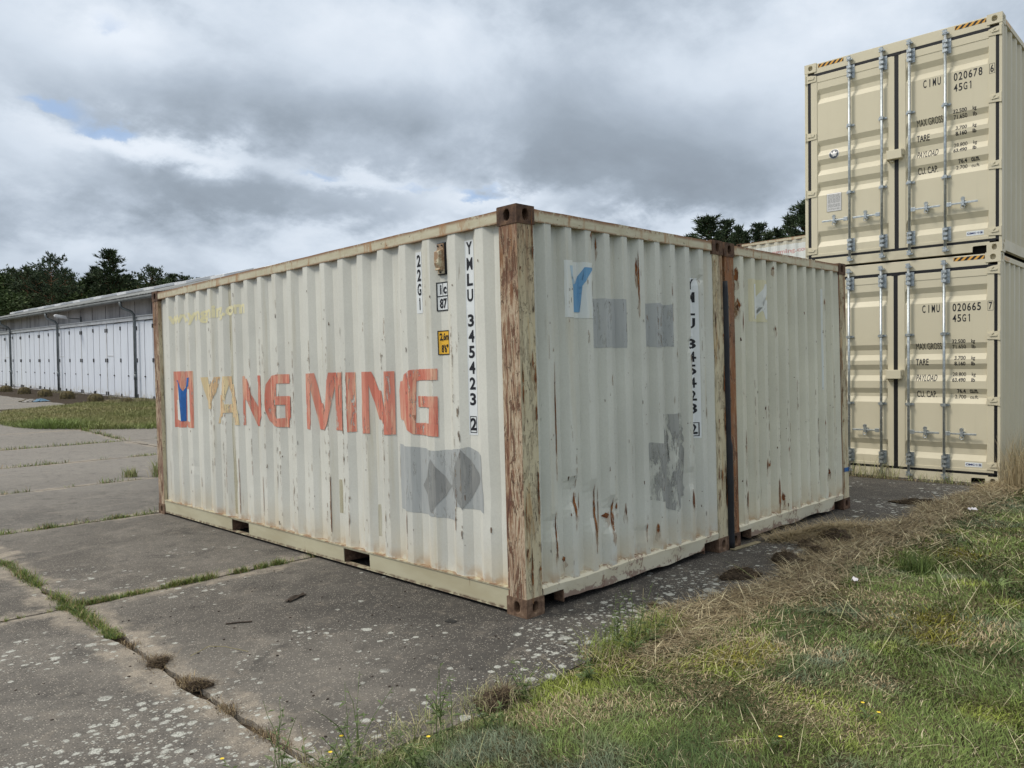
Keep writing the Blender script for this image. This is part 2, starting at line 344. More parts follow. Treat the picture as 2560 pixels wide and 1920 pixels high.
def glyphs(txt, bold=0.02, shear=0.):
    key = (txt, bold, shear)
    if key not in _tc:
        cu = bpy.data.curves.new('t', 'FONT'); cu.body = txt; cu.size = 1; cu.offset = bold; cu.shear = shear; cu.resolution_u = 4
        ob = bpy.data.objects.new('t', cu); C.objects.link(ob); bpy.context.view_layer.update()
        me = bpy.data.meshes.new_from_object(ob.evaluated_get(bpy.context.evaluated_depsgraph_get()))
        _tc[key] = ([(v.co.x, v.co.y) for v in me.vertices], [tuple(p.vertices) for p in me.polygons])
        bpy.data.objects.remove(ob); bpy.data.curves.remove(cu); bpy.data.meshes.remove(me)
    return _tc[key]
def text(txt, u0, u1, z0, z1, bold=.02, shear=0.):
    """text stretched to the box; u0 is the side where reading starts"""
    v, f = glyphs(txt, bold, shear)
    xs = [a for a, b in v]; ys = [b for a, b in v]; x0, x1, y0, y1 = min(xs), max(xs), min(ys), max(ys)
    return ([(u0+(a-x0)/(x1-x0)*(u1-u0), z0+(b-y0)/(y1-y0)*(z1-z0)) for a, b in v], f)

def zgrid(z0, z1, st):
    n = max(1, round((z1-z0)/st)); return [z0+(z1-z0)*i/n for i in range(n+1)]
def trap(breaks, u):
    """piecewise linear depth from [(u, d)...]"""
    return float(np.interp(u, [b[0] for b in breaks], [b[1] for b in breaks]))

# ------------------------------------------------------------------ corner castings with oval openings
def holed_face(mb, o, a, b, n, hr, hz, depth):
    """rectangle o + s*a + t*b with an oval opening and a pocket behind it; n points outward"""
    o, a, b, n = map(Vector, (o, a, b, n)); la, lb = a.length, b.length; ua, ub = a.normalized(), b.normalized(); c = o+a/2+b/2
    cor = [math.atan2(sb*lb, sa*la) for sa, sb in ((1, 1), (-1, 1), (-1, -1), (1, -1))]
    ang = sorted([2*math.pi*k/20-math.pi for k in range(20)]+cor); outer = []; inner = []
    for t in ang:
        ct, st = math.cos(t), math.sin(t)
        k = min(la/2/abs(ct) if abs(ct) > 1e-6 else 9, lb/2/abs(st) if abs(st) > 1e-6 else 9)
        outer.append(c+ua*ct*k+ub*st*k)
        e = 1/((abs(ct)/hr)**2.6+(abs(st)/hz)**2.6)**(1/2.6); inner.append(c+ua*ct*e+ub*st*e)
    m_ = len(ang); back = [p-n*depth for p in inner]
    fs = [(i, (i+1) % m_, m_+(i+1) % m_, m_+i) for i in range(m_)]+[(m_+i, m_+(i+1) % m_, 2*m_+(i+1) % m_, 2*m_+i) for i in range(m_)]+[tuple(range(2*m_, 3*m_))]
    mb.add(outer+inner+back, fs)
def casting(parent, x0, x1, y0, y1, z0, z1, open_x, open_y, mat, hr=.027, hz=.037, **k):
    """open_x: -1/+1 side that carries the opening on the x faces; open_y the same"""
    mb = MB(); h = z1-z0
    for s, x in ((-1, x0), (1, x1)):
        if s == open_x: holed_face(mb, (x, y0, z0), (0, y1-y0, 0), (0, 0, h), (s, 0, 0), hr, hz, .05)
        else: mb.add([(x, y0, z0), (x, y1, z0), (x, y1, z1), (x, y0, z1)], [(0, 1, 2, 3)])
    for s, y in ((-1, y0), (1, y1)):
        if s == open_y: holed_face(mb, (x0, y, z0), (x1-x0, 0, 0), (0, 0, h), (0, s, 0), hr, hz, .05)
        else: mb.add([(x0, y, z0), (x1, y, z0), (x1, y, z1), (x0, y, z1)], [(0, 1, 2, 3)])
    for z in (z0, z1): mb.add([(x0, y0, z), (x1, y0, z), (x1, y1, z), (x0, y1, z)], [(0, 1, 2, 3)])
    me = mb.mesh('corner_casting', mat)
    bm = bmesh.new(); bm.from_mesh(me); bmesh.ops.remove_doubles(bm, verts=bm.verts, dist=1e-5); bmesh.ops.recalc_face_normals(bm, faces=bm.faces)
    ed = [e for e in bm.edges if len(e.link_faces) == 2 and e.calc_face_angle(0) > .8 and all(min(abs(v.co.x-x0), abs(v.co.x-x1)) < 1e-4 or min(abs(v.co.y-y0), abs(v.co.y-y1)) < 1e-4 for v in e.verts)]
    bmesh.ops.bevel(bm, geom=ed, offset=.007, segments=2, affect='EDGES', profile=.6); bm.to_mesh(me); bm.free()
    return link('corner_casting', me, parent, **k)
# ------------------------------------------------------------------ the weathered 20 foot containers
W20, L20, H20 = 2.438, 6.058, 2.591
LONG = [(.17, .046)]
for k in range(21):
    y = .394+.2772*k
    if y > 5.9: break
    LONG += [(y-.072-.066, .046), (y-.072, .008), (y, .008), (y+.066, .046)]
LONG = [p for p in LONG if .17 <= p[0] <= 5.885]+[(5.89, .046)]
ENDP = [(.155, .012), (.18, .060)]
for k in range(10):
    x = .325+.2025*k
    ENDP += [(x-.062-.040, .060), (x-.062, .010), (x, .010), (x+.030, .060)]
ENDP = sorted({round(a, 4): b for a, b in ENDP if .15 < a < 2.29}.items())+[(2.295, .012)]
def container20(root, mw, me_, posts, lowcast='castlow', dents=(), end_dents=()):
    """root at the front left foot corner; +x across the end, +y along the side"""
    seedx = root.location.x*.37
    def long_d(u, z):
        d = trap(LONG, u)+.0035*fbm(u*1.3+seedx, z*1.6)
        for (a, b, ra, rb, am) in dents: d += am*math.exp(-((u-a)/ra)**2-((z-b)/rb)**2)
        return d
    def end_d(u, z):
        d = trap(ENDP, u)+.003*fbm(u*1.7+seedx+5, z*1.5)
        for (a, b, ra, rb, am) in end_dents: d += am*math.exp(-((u-a)/ra)**4-((z-b)/rb)**4)
        return d
    wl = Wall([a for a, b in LONG], zgrid(.165, 2.52, .09), long_d, lambda u, d, z: (d, u, z))
    we = Wall([a for a, b in ENDP], zgrid(.165, 2.52, .045), end_d, lambda u, d, z: (u, d, z))
    wl.sheet('side_wall', mw, root); we.sheet('end_wall', me_, root)
    wr = Wall([a for a, b in LONG], [.165, 2.52], lambda u, z: trap(LONG, u), lambda u, d, z: (W20-d, u, z)); wr.sheet('side_wall', mw, root)
    wb = Wall([a for a, b in ENDP], [.165, 2.52], lambda u, z: trap(ENDP, u), lambda u, d, z: (u, L20-d, z)); wb.sheet('end_wall', me_, root)
    # roof, floor
    mb = MB(); n = 56; ys = np.linspace(.06, L20-.06, n)
    mb.add([(x, y, 2.553+(.018 if k % 4 in (1, 2) else 0)) for k, y in enumerate(ys) for x in (.055, W20-.055)], [(2*k, 2*k+1, 2*k+3, 2*k+2) for k in range(n-1)])
    mb.build('roof', mw, root)
    MB().box(.07, W20-.07, .07, L20-.07, .152, .176).build('floor', M['dark'], root)
    # rails
    for x0, x1 in ((.004, .062), (W20-.062, W20-.004)):
        mb = MB(); n = 40; ys = np.linspace(.16, L20-.16, n)
        prof = [(x0, 2.492), (x1, 2.492), (x1, 2.572), (x0, 2.572)]
        vs = []
        for y in ys:
            j = .0025*fbm(y*2.3, x0*9, 3.1)
            vs += [(px+j, y, pz+(.003*fbm(y*4, px, pz) if pz > 2.5 else .002*fbm(y*7, 1))) for px, pz in prof]
        mb.add(vs, [(4*k+i, 4*k+(i+1) % 4, 4*k+4+(i+1) % 4, 4*k+4+i) for k in range(n-1) for i in range(4)]); mb.build('top_side_rail', M['toprust'], root)
        pk = [(.15, 1.727), (2.097, 3.775), (4.145, L20-.15)]
        mb = MB()
        xa, xb = (x0+.004, x0+.012) if x0 < 1 else (x1-.012, x1-.004)
        for a, b in pk:
            ys = np.linspace(a, b, max(3, int((b-a)/.12))); v = []
            for y in ys:
                lo = .034+.004*fbm(y*3, 2.2+x0)
                v += [(xa, y, .158), (xb, y, .158), (xb, y, lo), (xa+(.004 if x0 < 1 else -.004), y, lo)]
            mb.add(v, [(4*k+i, 4*k+(i+1) % 4, 4*k+4+(i+1) % 4, 4*k+4+i) for k in range(len(ys)-1) for i in range(4)]+[(0, 1, 2, 3), tuple(range(4*len(ys)-4, 4*len(ys)))])
        mb.box(x0-.002 if x0 < 1 else x0, x0+.058 if x0 < 1 else x1+.002, .15, L20-.15, .160, .170)
        mb.box(min(xa, xb), max(xa, xb)+.0, 1.72, 4.15, .148, .1605)
        mb.box(x0+.004, x1-.004, .15, L20-.15, .024, .032)
        mb.build('bottom_side_rail', M['siderail'], root)
    for ya, yb in ((1.727, 2.097), (3.775, 4.145)):       # fork tunnels
        mb = MB(); mb.box(.02, W20-.02, ya-.006, ya-.001, .033, .147); mb.box(.02, W20-.02, yb+.001, yb+.006, .033, .147); mb.box(.02, W20-.02, ya, yb, .1475, .1515); mb.build('fork_pocket', M['castlow'], root)
    mb = MB(); y = .4
    while y < 5.8: 
        if not (1.65 < y < 2.15 or 3.7 < y < 4.2): mb.box(.08, W20-.08, y, y+.045, .05, .15)
        y += .3
    mb.build('cross_member', M['castlow'], root, kind='stuff')
    for sgn, y0 in ((1, .0), (-1, L20)):
        mb = MB(); n = 30; xs = np.linspace(.16, W20-.16, n); v = []
        for x in xs:
            j = .005*fbm(x*2.1, 4.4+sgn, seedx); v += [(x, y0+sgn*(.006+max(0, j)), 2.498), (x, y0+sgn*.07, 2.498), (x, y0+sgn*.07, 2.577), (x, y0+sgn*(.006+max(0, j)), 2.577+.002*fbm(x*5, 1))]
        mb.add(v, [(4*k+i, 4*k+(i+1) % 4, 4*k+4+(i+1) % 4, 4*k+4+i) for k in range(n-1) for i in range(4)]); mb.build('top_end_rail', M['rail1'], root)
        mb = MB(); xs = [.155, .18, .25, .352]+list(np.linspace(.356, 2.066, 36))+[2.07, 2.15, 2.26, W20-.155]; v = []
        for x in xs:
            lo = (.112 if (x < .354 or x > 2.068) else .045+.014*fbm(x*2.2+seedx, 7.7)); b_ = .010*fbm(x*3.1+seedx, 9.1, lo*4)
            hi = .158+.010*fbm(x*3.+seedx, 3.3)
            v += [(x, y0+sgn*.072, hi+.022), (x, y0+sgn*.020, hi+.018), (x, y0+sgn*.004, hi), (x, y0+sgn*(.006+max(0, b_)), .115), (x, y0+sgn*(.010+max(0, 2*b_)), lo), (x, y0+sgn*.066, lo)]
        mb.add(v, [(6*k+i, 6*k+(i+1) % 6, 6*k+6+(i+1) % 6, 6*k+6+i) for k in range(len(xs)-1) for i in range(6)]); mb.build('bottom_end_sill', M['endsill'], root)
        for gx_ in (.352, 2.062): MB().box(gx_, gx_+.008, min(y0+sgn*.008, y0+sgn*.09), max(y0+sgn*.008, y0+sgn*.09), .03, .118).build('gusset', M['castlow'], root)
    # posts and castings
    for ix, sx in ((0, -1), (1, 1)):
        for iy, sy in ((0, -1), (1, 1)):
            xa, xb = (.0, .162) if ix == 0 else (W20-.162, W20); ya, yb = (0., .178) if iy == 0 else (L20-.178, L20)
            fx = xa+.005 if ix == 0 else xb-.005; fy = ya+.005 if iy == 0 else yb-.005
            inx = (xb-.012, 1) if ix == 0 else (xa+.012, -1); iny = yb-.012 if iy == 0 else ya+.012
            # L shaped post: side plate, end plate, with returned lips
            n = 22; zz = np.linspace(.118, 2.473, n)
            prof = [(fx, fy), (fx, iny), (fx+(.05 if ix == 0 else -.05), iny), (fx+(.05 if ix == 0 else -.05), fy+(.05 if iy == 0 else -.05)), (inx[0], fy+(.05 if iy == 0 else -.05)), (inx[0], fy)]
            v = []
            for z in zz:
                for j, (px, py) in enumerate(prof):
                    w = .0035*fbm(z*3+ix*5, j*3.3+iy, seedx) if 0 < z-.118 < 2.35 else 0
                    v.append((px+w, py+w*.7, z))
            pm = MB().add(v, [(6*k+i, 6*k+(i+1) % 6, 6*k+6+(i+1) % 6, 6*k+6+i) for k in range(n-1) for i in range(6)]).build('corner_post', None, root)
            me = pm.data; a, b = posts[ix]
            me.materials.append(M[a]); me.materials.append(M[b])
            for p in me.polygons: p.material_index = 1 if abs(p.normal.y) > .7 else 0
            casting(root, xa, xb, ya, yb, 2.473, 2.591, sx, sy, M['casting'], .026, .036)
            casting(root, xa, xb, ya, yb, 0., .118, sx, sy, M[lowcast], .026, .036)
    return wl, we

# ------------------------------------------------------------------ ground
HY = [-200, 9.6, 13.1, 16.6, 21, 28, 34.3, 57, 400]; HZ = [0, 0, .05, .13, .32, .58, .758, 1.384, 1.384+343*.028]
def gz(y): return float(np.interp(y, HY, HZ))
def concrete(g, co):
    geo = g('ShaderNodeNewGeometry').outputs['Position']
    wob = g.noise(geo, 3., 4, .6); x, y, z = g('ShaderNodeSeparateXYZ', {0: geo}).outputs
    def dj(v, per, off):
        f = g.m('FRACT', g.m('ADD', g.m('DIVIDE', g.m('SUBTRACT', v, off), per), 1000.5))
        return g.m('MULTIPLY', g.m('ABSOLUTE', g.m('SUBTRACT', f, .5)), per)
    d = g.m('MINIMUM', dj(x, 5., -1.87), dj(y, 3.5, 2.6))
    ew_ = g.noise(geo, 1.9, 6, .7); edge = g.rng(g.m('ADD', d, g.m('MULTIPLY', g.m('SUBTRACT', ew_, .5), .85)), .20, .05)
    big = g.noise(geo, .5, 6, .62, .6); mid = g.noise(geo, 1.9, 7, .70, .8); blot = g.noise(geo, 6.5, 6, .72, .5); fine = g.noise(geo, 130, 2, .6); fine2 = g.noise(geo, 210, 2, .6)
    rd = g('ShaderNodeObjectInfo').outputs['Random']
    col = g.mix(g.rng(big, .36, .64), (.072, .067, .062), (.125, .117, .107))
    col = g.mix(g.m('MULTIPLY', rd, .30), col, (.155, .14, .12))
    col = g.mix(g.m('MULTIPLY', g.rng(mid, .50, .64), .55), col, (.185, .17, .15))
    col = g.mix(g.m('MULTIPLY', g.rng(mid, .47, .34), .55), col, (.048, .046, .044))
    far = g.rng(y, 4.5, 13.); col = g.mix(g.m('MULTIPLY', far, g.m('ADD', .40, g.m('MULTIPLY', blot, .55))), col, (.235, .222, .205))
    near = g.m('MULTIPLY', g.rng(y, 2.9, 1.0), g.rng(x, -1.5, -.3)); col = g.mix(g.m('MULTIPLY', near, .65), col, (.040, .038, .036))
    col = g.mix(g.m('MULTIPLY', g.rng(blot, .53, .66), .38), col, (.21, .185, .155))
    col = g.mix(g.m('MULTIPLY', g.rng(blot, .45, .33), .45), col, (.035, .033, .031))
    col = g.mix(g.m('MULTIPLY', edge, g.m('ADD', .35, g.m('MULTIPLY', g.rng(blot, .38, .6), .6))), col, (.285, .25, .205))
    # exposed aggregate: dark pits, pale grit
    col = g.mix(g.m('MULTIPLY', g.rng(fine, .46, .34), .55), col, (.020, .018, .017))
    va = g('ShaderNodeTexVoronoi', {'Vector': geo, 'Scale': 95.}, feature='F1'); vc = g('ShaderNodeSeparateColor', {0: va.outputs['Color']}).outputs
    pg = g.m('MULTIPLY', g.rng(va.outputs['Distance'], .42, .26), g.rng(vc[0], .70, .80)); col = g.mix(g.m('MULTIPLY', pg, .75), col, (.40, .37, .32))
    col = g.mix(g.m('MULTIPLY', g.rng(fine2, .60, .70), .35), col, (.34, .31, .27))
    # lichen rosettes
    wv = g('ShaderNodeVectorMath', {0: geo, 1: g('ShaderNodeVectorMath', {0: g('ShaderNodeTexNoise', {'Vector': geo, 'Scale': 26., 'Detail': 4.}).outputs['Color'], 'Scale': .026}, operation='SCALE').outputs[0]}, operation='ADD').outputs[0]
    pat = g.rng(g.noise(geo, 1.05, 4, .6), .44, .66)
    verge = g.rng(y, .35, -.7); left = g.m('MULTIPLY', g.m('MULTIPLY', g.rng(g.m('ABSOLUTE', g.m('SUBTRACT', x, -2.15)), .75, .1), g.rng(y, 1.9, -.2)), .9); left2 = g.m('MULTIPLY', g.rng(x, -2.2, -2.9), g.rng(y, 2.9, 2.4))
    amt = g.m('MAXIMUM', g.m('MULTIPLY', g.m('MAXIMUM', g.m('MAXIMUM', verge, left), left2), g.m('ADD', .30, g.m('MULTIPLY', pat, .85))), g.m('MULTIPLY', g.m('MULTIPLY', pat, g.rng(y, 7., 2.)), .38))
    for sc, rad, thr, st in ((9.5, .040, .30, .95), (17., .024, .26, .9), (5.2, .070, .66, .7), (31., .012, .34, .8)):
        vo = g('ShaderNodeTexVoronoi', {'Vector': wv, 'Scale': sc}, feature='F1', voronoi_dimensions='3D')
        cr = g('ShaderNodeSeparateColor', {0: vo.outputs['Color']}).outputs
        r_ = g.m('MULTIPLY', g.m('ADD', .35, g.m('MULTIPLY', cr[0], .65)), rad*sc)
        msk = g.rng(vo.outputs['Distance'], g.m('MULTIPLY', r_, 1.0), g.m('MULTIPLY', r_, .70))
        on = g.rng(g.m('SUBTRACT', g.m('ADD', amt, g.m('MULTIPLY', cr[1], .5)), .5), thr-.22, thr-.12)
        ring = g.mix(g.rng(fine, .36, .6), (.22, .225, .20), (.47, .48, .45))
        col = g.mix(g.m('MULTIPLY', g.m('MULTIPLY', msk, on), st), col, ring)
    cr_ = g.m('MULTIPLY', g.rng(g.m('ABSOLUTE', g.m('SUBTRACT', g.noise(geo, .9, 5, .6, 1.), .5)), .006, .001), .0)
    return {'Base Color': col, 'bump': (g.m('ADD', g.m('MULTIPLY', fine, .6), g.m('MULTIPLY', blot, 1.2)), .005)}
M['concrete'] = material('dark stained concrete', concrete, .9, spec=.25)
def soil(g, co):
    n = g.noise(co, 3, 6, .65); f = g.noise(co, 60, 4, .7)
    col = g.ramp(n, [(.3, (.045, .040, .025)), (.5, (.09, .085, .04)), (.62, (.13, .115, .06)), (.75, (.07, .085, .03))])
    return {'Base Color': g.mix(g.m('MULTIPLY', g.rng(f, .4, .7), .5), col, (.16, .135, .085)), 'bump': (f, .02)}
M['soil'] = material('soil with thatch', soil, .95, spec=.1)
def dirt(g, co):
    n = g.noise(co, 30, 5, .7); return g.ramp(n, [(.3, (.018, .014, .010)), (.55, (.055, .042, .030)), (.75, (.10, .08, .058))])
M['dirt'] = material('dark joint dirt', dirt, .95, spec=.1)

xs = sorted(set([-400, -150, -60]+list(np.arange(-30, 61, 5))+[100, 200, 400])); ys = sorted(set([-400, -100, -30, -12, -.62]+list(np.arange(-8, 60, 2))+[80, 110, 150, 250, 400]))
v = [(x, y, gz(y)-.075-(.12 if y < -.6 else 0)) for y in ys for x in xs]; n = len(xs)
MB().add(v, [(j*n+i, j*n+i+1, (j+1)*n+i+1, (j+1)*n+i) for j in range(len(ys)-1) for i in range(n-1)]).build('terrain', M['soil'], None, True, kind='structure')

pav = empty('pavement', (0, 0, 0), kind='structure')
def slab(x0, x1, y0, y1, fine):
    nx, ny = (60, 44) if fine else (14, 10); q = random.Random(int(x0*7+y0*131)); gap = .013; v = []
    tilt = q.uniform(-.003, .003)
    sx = [x0+gap+(x1-x0-2*gap)*i/(nx-1) for i in range(nx)]; sy = [y0+gap+(y1-y0-2*gap)*i/(ny-1) for i in range(ny)]
    for j, y in enumerate(sy):
        for i, x in enumerate(sx):
            ex = 1 if i in (0, nx-1) else 0; ey = 1 if j in (0, ny-1) else 0; a, b = x, y
            chip = max(0, fbm(x*2.7, y*2.7, 3)-.12)*.075
            if ex: a += (1 if i == 0 else -1)*(q.uniform(0, .006)+chip+.004*fbm(y*6, x))
            if ey: b += (1 if j == 0 else -1)*(q.uniform(0, .006)+chip+.004*fbm(x*6, y))
            z = gz(y)+tilt*(x-x0)/5+(-.006 if (ex or ey) else 0)+.0015*fbm(x*1.5, y*1.5)
            if -.8 < y < .3 and y0 < -.5 and j == 0: b += .06*fbm(x*1.1, 8)
            v.append((a, b, min(z, gz(y)+.0) if -.2 < x < 5.2 and y < 7 else z))
    f = [(j*nx+i, j*nx+i+1, (j+1)*nx+i+1, (j+1)*nx+i) for j in range(ny-1) for i in range(nx-1)]
    rim = [i for i in range(nx)]+[j*nx+nx-1 for j in range(1, ny)]+[(ny-1)*nx+i for i in range(nx-2, -1, -1)]+[j*nx for j in range(ny-2, 0, -1)]
    k = len(v); v += [(v[i][0], v[i][1], v[i][2]-.10) for i in rim]; m_ = len(rim)
    f += [(rim[i], k+i, k+(i+1) % m_, rim[(i+1) % m_]) for i in range(m_)]
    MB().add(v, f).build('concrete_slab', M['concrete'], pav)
for xi in range(-2, 4):
    x0 = -1.87+5*xi
    for yi in range(-1, 14):
        y0 = 2.6+3.5*yi; y1 = y0+3.5
        if yi == -1: y0 = -.78
        if x0 > 2 and 20 < y0+.1 < 30.5: continue
        if x0 > 7 and y0 > 19: continue
        if x0 > 3.2 and 6 < y0 < 19 and x0 < 3: continue
        slab(x0, x0+5, y0, y1, -7 < x0 < 2 and y0 < 7)
v = []; 
MB().add([(x, y, gz(y)-.035) for y in HY[1:7]+[0] for x in (-12, 18)][:0] or [], [])
ysj = [-.76, 9.6, 13.1, 16.6, 21, 28, 34.3, 51]
MB().add([(x, y, gz(y)-.034) for y in ysj for x in (-11.8, 18)], [(2*k, 2*k+1, 2*k+3, 2*k+2) for k in range(len(ysj)-1)]).build('joint_dirt', M['dirt'], pav)

def vz(x, y):        # turf surface south of the slabs
    e = min(1, max(0, (-.66-y)/.5)); e = e*e*(3-2*e)
    return -.02+e*(.030+.022*fbm(x*.9, y*.9, 2)+.012*fbm(x*4, y*4, 5))
gx = np.concatenate([np.linspace(-14, -4, 20)[:-1], np.linspace(-4, 9, 150)[:-1], np.linspace(9, 60, 40)]); gy = np.concatenate([np.linspace(-40, -5, 24)[:-1], np.linspace(-5, -.55, 70)])
n = len(gx)
MB().add([(x, y, vz(x, y)) for y in gy for x in gx], [(j*n+i, j*n+i+1, (j+1)*n+i+1, (j+1)*n+i) for j in range(len(gy)-1) for i in range(n-1)]).build('verge_ground', M['soil'], None, True, kind='structure')

# ------------------------------------------------------------------ container one
c1 = empty('shipping_container', (0, 0, 0), label='long pale grey weathered container with big faded red lettering on its side', cat='shipping container', group='weathered twenty foot containers')
RIBS = [.394+.2772*k-.036 for k in range(20)]
dents1 = [(5.05, .60, .05, .03, .012), (4.0, .55, .05, .03, .014), (3.7, .56, .05, .03, .012), (.30, .75, .05, .18, .010), (2.9, .8, .3, .4, .006), (4.6, 1.9, .5, .5, .005)]
e1d = [(.29, .54, .045, .07, .016), (.49, .72, .05, .10, .030), (.70, .62, .045, .14, .028), (.90, .52, .05, .11, .030), (.96, .55, .03, .04, .012), (1.92, .66, .05, .08, .015), (1.28, .33, .05, .04, .010), (1.95, 1.72, .04, .06, .02), (2.1, 2.25, .04, .04, .02)]
wl1, we1 = container20(c1, M['wall1'], M['end1'], {0: ('post', 'post_end'), 1: ('post_end', 'post_end')}, 'castlow', dents1, e1d)
sw = [o for o in kids(c1) if o.name.startswith('side_wall')][0]; ew = [o for o in kids(c1) if o.name.startswith('end_wall')][0]
# outlines of the film measured as they are seen; laid back onto the folds they cling to
FILM = {
 'LOGO': [[(5.497, 1.651), (4.969, 1.647), (4.982, 1.032), (5.506, 1.025)]],
 'LWHITE': [[(5.379, 1.519), (5.329, 1.381), (5.327, 1.100), (5.392, 1.110)], [(5.116, 1.453), (5.082, 1.446), (5.076, 1.095), (5.132, 1.097)]],
 'LBLUE': [[(5.387, 1.554), (5.321, 1.468), (5.253, 1.428), (5.168, 1.467), (5.106, 1.579), (5.081, 1.579), (5.107, 1.481), (5.156, 1.396), (5.170, 1.100), (5.327, 1.096), (5.323, 1.360), (5.368, 1.432)]],
 'Y': [[(4.783, 1.575), (4.598, 1.577), (4.547, 1.492), (4.446, 1.575), (4.280, 1.576), (4.383, 1.431), (4.508, 1.344), (4.535, 1.242), (4.586, 1.242), (4.602, 1.323), (4.699, 1.445)]],
 'A': [[(4.250, 1.578), (4.137, 1.578), (4.106, 1.485), (4.180, 1.392), (4.223, 1.297), (4.254, 1.210), (4.307, 1.100), (4.369, 1.096), (4.296, 1.246)], [(4.137, 1.578), (4.020, 1.577), (3.890, 1.097), (3.992, 1.097), (4.012, 1.299), (4.028, 1.392), (4.106, 1.485)], [(4.235, 1.297), (4.012, 1.299), (4.004, 1.215), (4.272, 1.209)]],
 'N1': [[(3.803, 1.574), (3.745, 1.576), (3.732, 1.098), (3.806, 1.096)], [(3.745, 1.576), (3.684, 1.505), (3.673, 1.430), (3.468, 1.259), (3.453, 1.098), (3.505, 1.095), (3.698, 1.305), (3.733, 1.355)], [(3.485, 1.577), (3.441, 1.576), (3.445, 1.098), (3.474, 1.097)]],
 'G1': [[(3.121, 1.581), (2.888, 1.579), (2.889, 1.496), (3.138, 1.497)], [(3.121, 1.581), (3.219, 1.567), (3.337, 1.490), (3.379, 1.357), (3.361, 1.249), (3.284, 1.154), (3.164, 1.104), (3.152, 1.179), (3.181, 1.216), (3.213, 1.287), (3.205, 1.406), (3.172, 1.465), (3.138, 1.497)], [(3.164, 1.104), (2.891, 1.101), (2.890, 1.190), (3.152, 1.179)], [(2.976, 1.307), (2.885, 1.305), (2.890, 1.190), (2.979, 1.187)], [(3.158, 1.382), (2.880, 1.383), (2.885, 1.305), (3.158, 1.305)]],
 'M': [[(2.610, 1.579), (2.538, 1.580), (2.552, 1.097), (2.610, 1.104)], [(2.538, 1.580), (2.470, 1.581), (2.333, 1.320), (2.317, 1.244), (2.329, 1.102), (2.383, 1.101), (2.536, 1.440)], [(2.247, 1.581), (2.108, 1.580), (2.147, 1.471), (2.292, 1.147), (2.329, 1.102), (2.317, 1.244), (2.277, 1.515)], [(2.108, 1.580), (2.045, 1.579), (2.051, 1.105), (2.140, 1.104), (2.147, 1.471)]],
 'I': [[(1.986, 1.578), (1.833, 1.577), (1.831, 1.103), (1.984, 1.097)]],
 'N2': [[(1.760, 1.578), (1.670, 1.577), (1.664, 1.098), (1.764, 1.096)], [(1.670, 1.577), (1.626, 1.578), (1.554, 1.478), (1.501, 1.428), (1.474, 1.300), (1.481, 1.172), (1.627, 1.398), (1.669, 1.478)], [(1.460, 1.576), (1.323, 1.576), (1.325, 1.101), (1.479, 1.097)]],
 'G2': [[(1.055, 1.584), (0.820, 1.584), (0.822, 1.504), (1.021, 1.504), (1.098, 1.489)], [(1.055, 1.584), (1.147, 1.579), (1.212, 1.547), (1.249, 1.428), (1.238, 1.236), (1.192, 1.142), (1.123, 1.114), (1.077, 1.112), (1.081, 1.195), (1.126, 1.211), (1.163, 1.257), (1.174, 1.352), (1.154, 1.437), (1.126, 1.479), (1.098, 1.489)], [(1.077, 1.112), (0.826, 1.106), (0.826, 1.200), (1.081, 1.195)], [(0.925, 1.311), (0.824, 1.311), (0.826, 1.200), (0.931, 1.197)], [(1.044, 1.390), (0.823, 1.389), (0.824, 1.311), (1.042, 1.311)]]}
ABRK = []
for k in range(-1, 21):
    y = .394+.2772*k; sh = .038*(y+.1+3.43)/3.44
    ABRK += [(y-.072, y-.072), (y, y), (y+.0015, max(y+.066, y+.03+sh*.95)), (y+.139-sh, y+.139)]
ABRK = sorted(ABRK); AA = [a for a, b in ABRK]; AB = [b for a, b in ABRK]
def cling(polys):
    out = []
    for pts in polys:
        bm = bmesh.new(); bm.faces.new([bm.verts.new((x, 0, y)) for x, y in pts]); bmesh.ops.triangulate(bm, faces=bm.faces[:])
        lo, hi = min(p[0] for p in pts), max(p[0] for p in pts)
        for a in AA:
            if lo+1e-4 < a < hi-1e-4: bmesh.ops.bisect_plane(bm, geom=bm.verts[:]+bm.edges[:]+bm.faces[:], dist=1e-6, plane_co=(a, 0, 0), plane_no=(1, 0, 0))
        bm.verts.index_update()
        out.append(([(float(np.interp(v.co.x, AA, AB)), v.co.z) for v in bm.verts], [tuple(v.index for v in f.verts) for f in bm.faces])); bm.free()
    return out
for key, mt in (('Y', 'peach'), ('A', 'peach'), ('N1', 'pink'), ('G1', 'pink'), ('M', 'pink'), ('I', 'pink'), ('N2', 'pink'), ('G2', 'pink')): wl1.decal('painted_letter', cling(FILM[key]), M[mt], sw, .0034, step=.0006)
wl1.decal('logo_panel', cling(FILM['LOGO']), M['pink'], sw, .0018)
wl1.decal('logo_white', cling(FILM['LWHITE']), M['whitepanel'], sw, .0032)
wl1.decal('logo_mark', cling(FILM['LBLUE']), M['blue'], sw, .0046)
wl1.decal('web_address', [text('www.yangming.com', 5.60, 3.78, 2.145, 2.31, .04)], M['yellowurl'], sw, .002)
wl1.decal('grey_patch', [P(rough_poly([(1.33, 1.03), (.85, 1.005), (.55, 1.045), (.40, 1.0), (.385, .62), (.68, .64), (.69, .535), (1.33, .55)], .004, .06, 1))], M['patch'], sw, .0016)
wl1.decal('diamond_patch', [P([(.925, .945), (1.06, .745), (.93, .56), (.745, .765)]), P([(.745, .765), (.60, 1.03), (.43, .845), (.60, .62)])], M['patchdk'], sw, .003)
wl1.decal('type_plate', [rect(1.078, 1.008, 1.985, 2.424)], M['white'], sw, .0018)
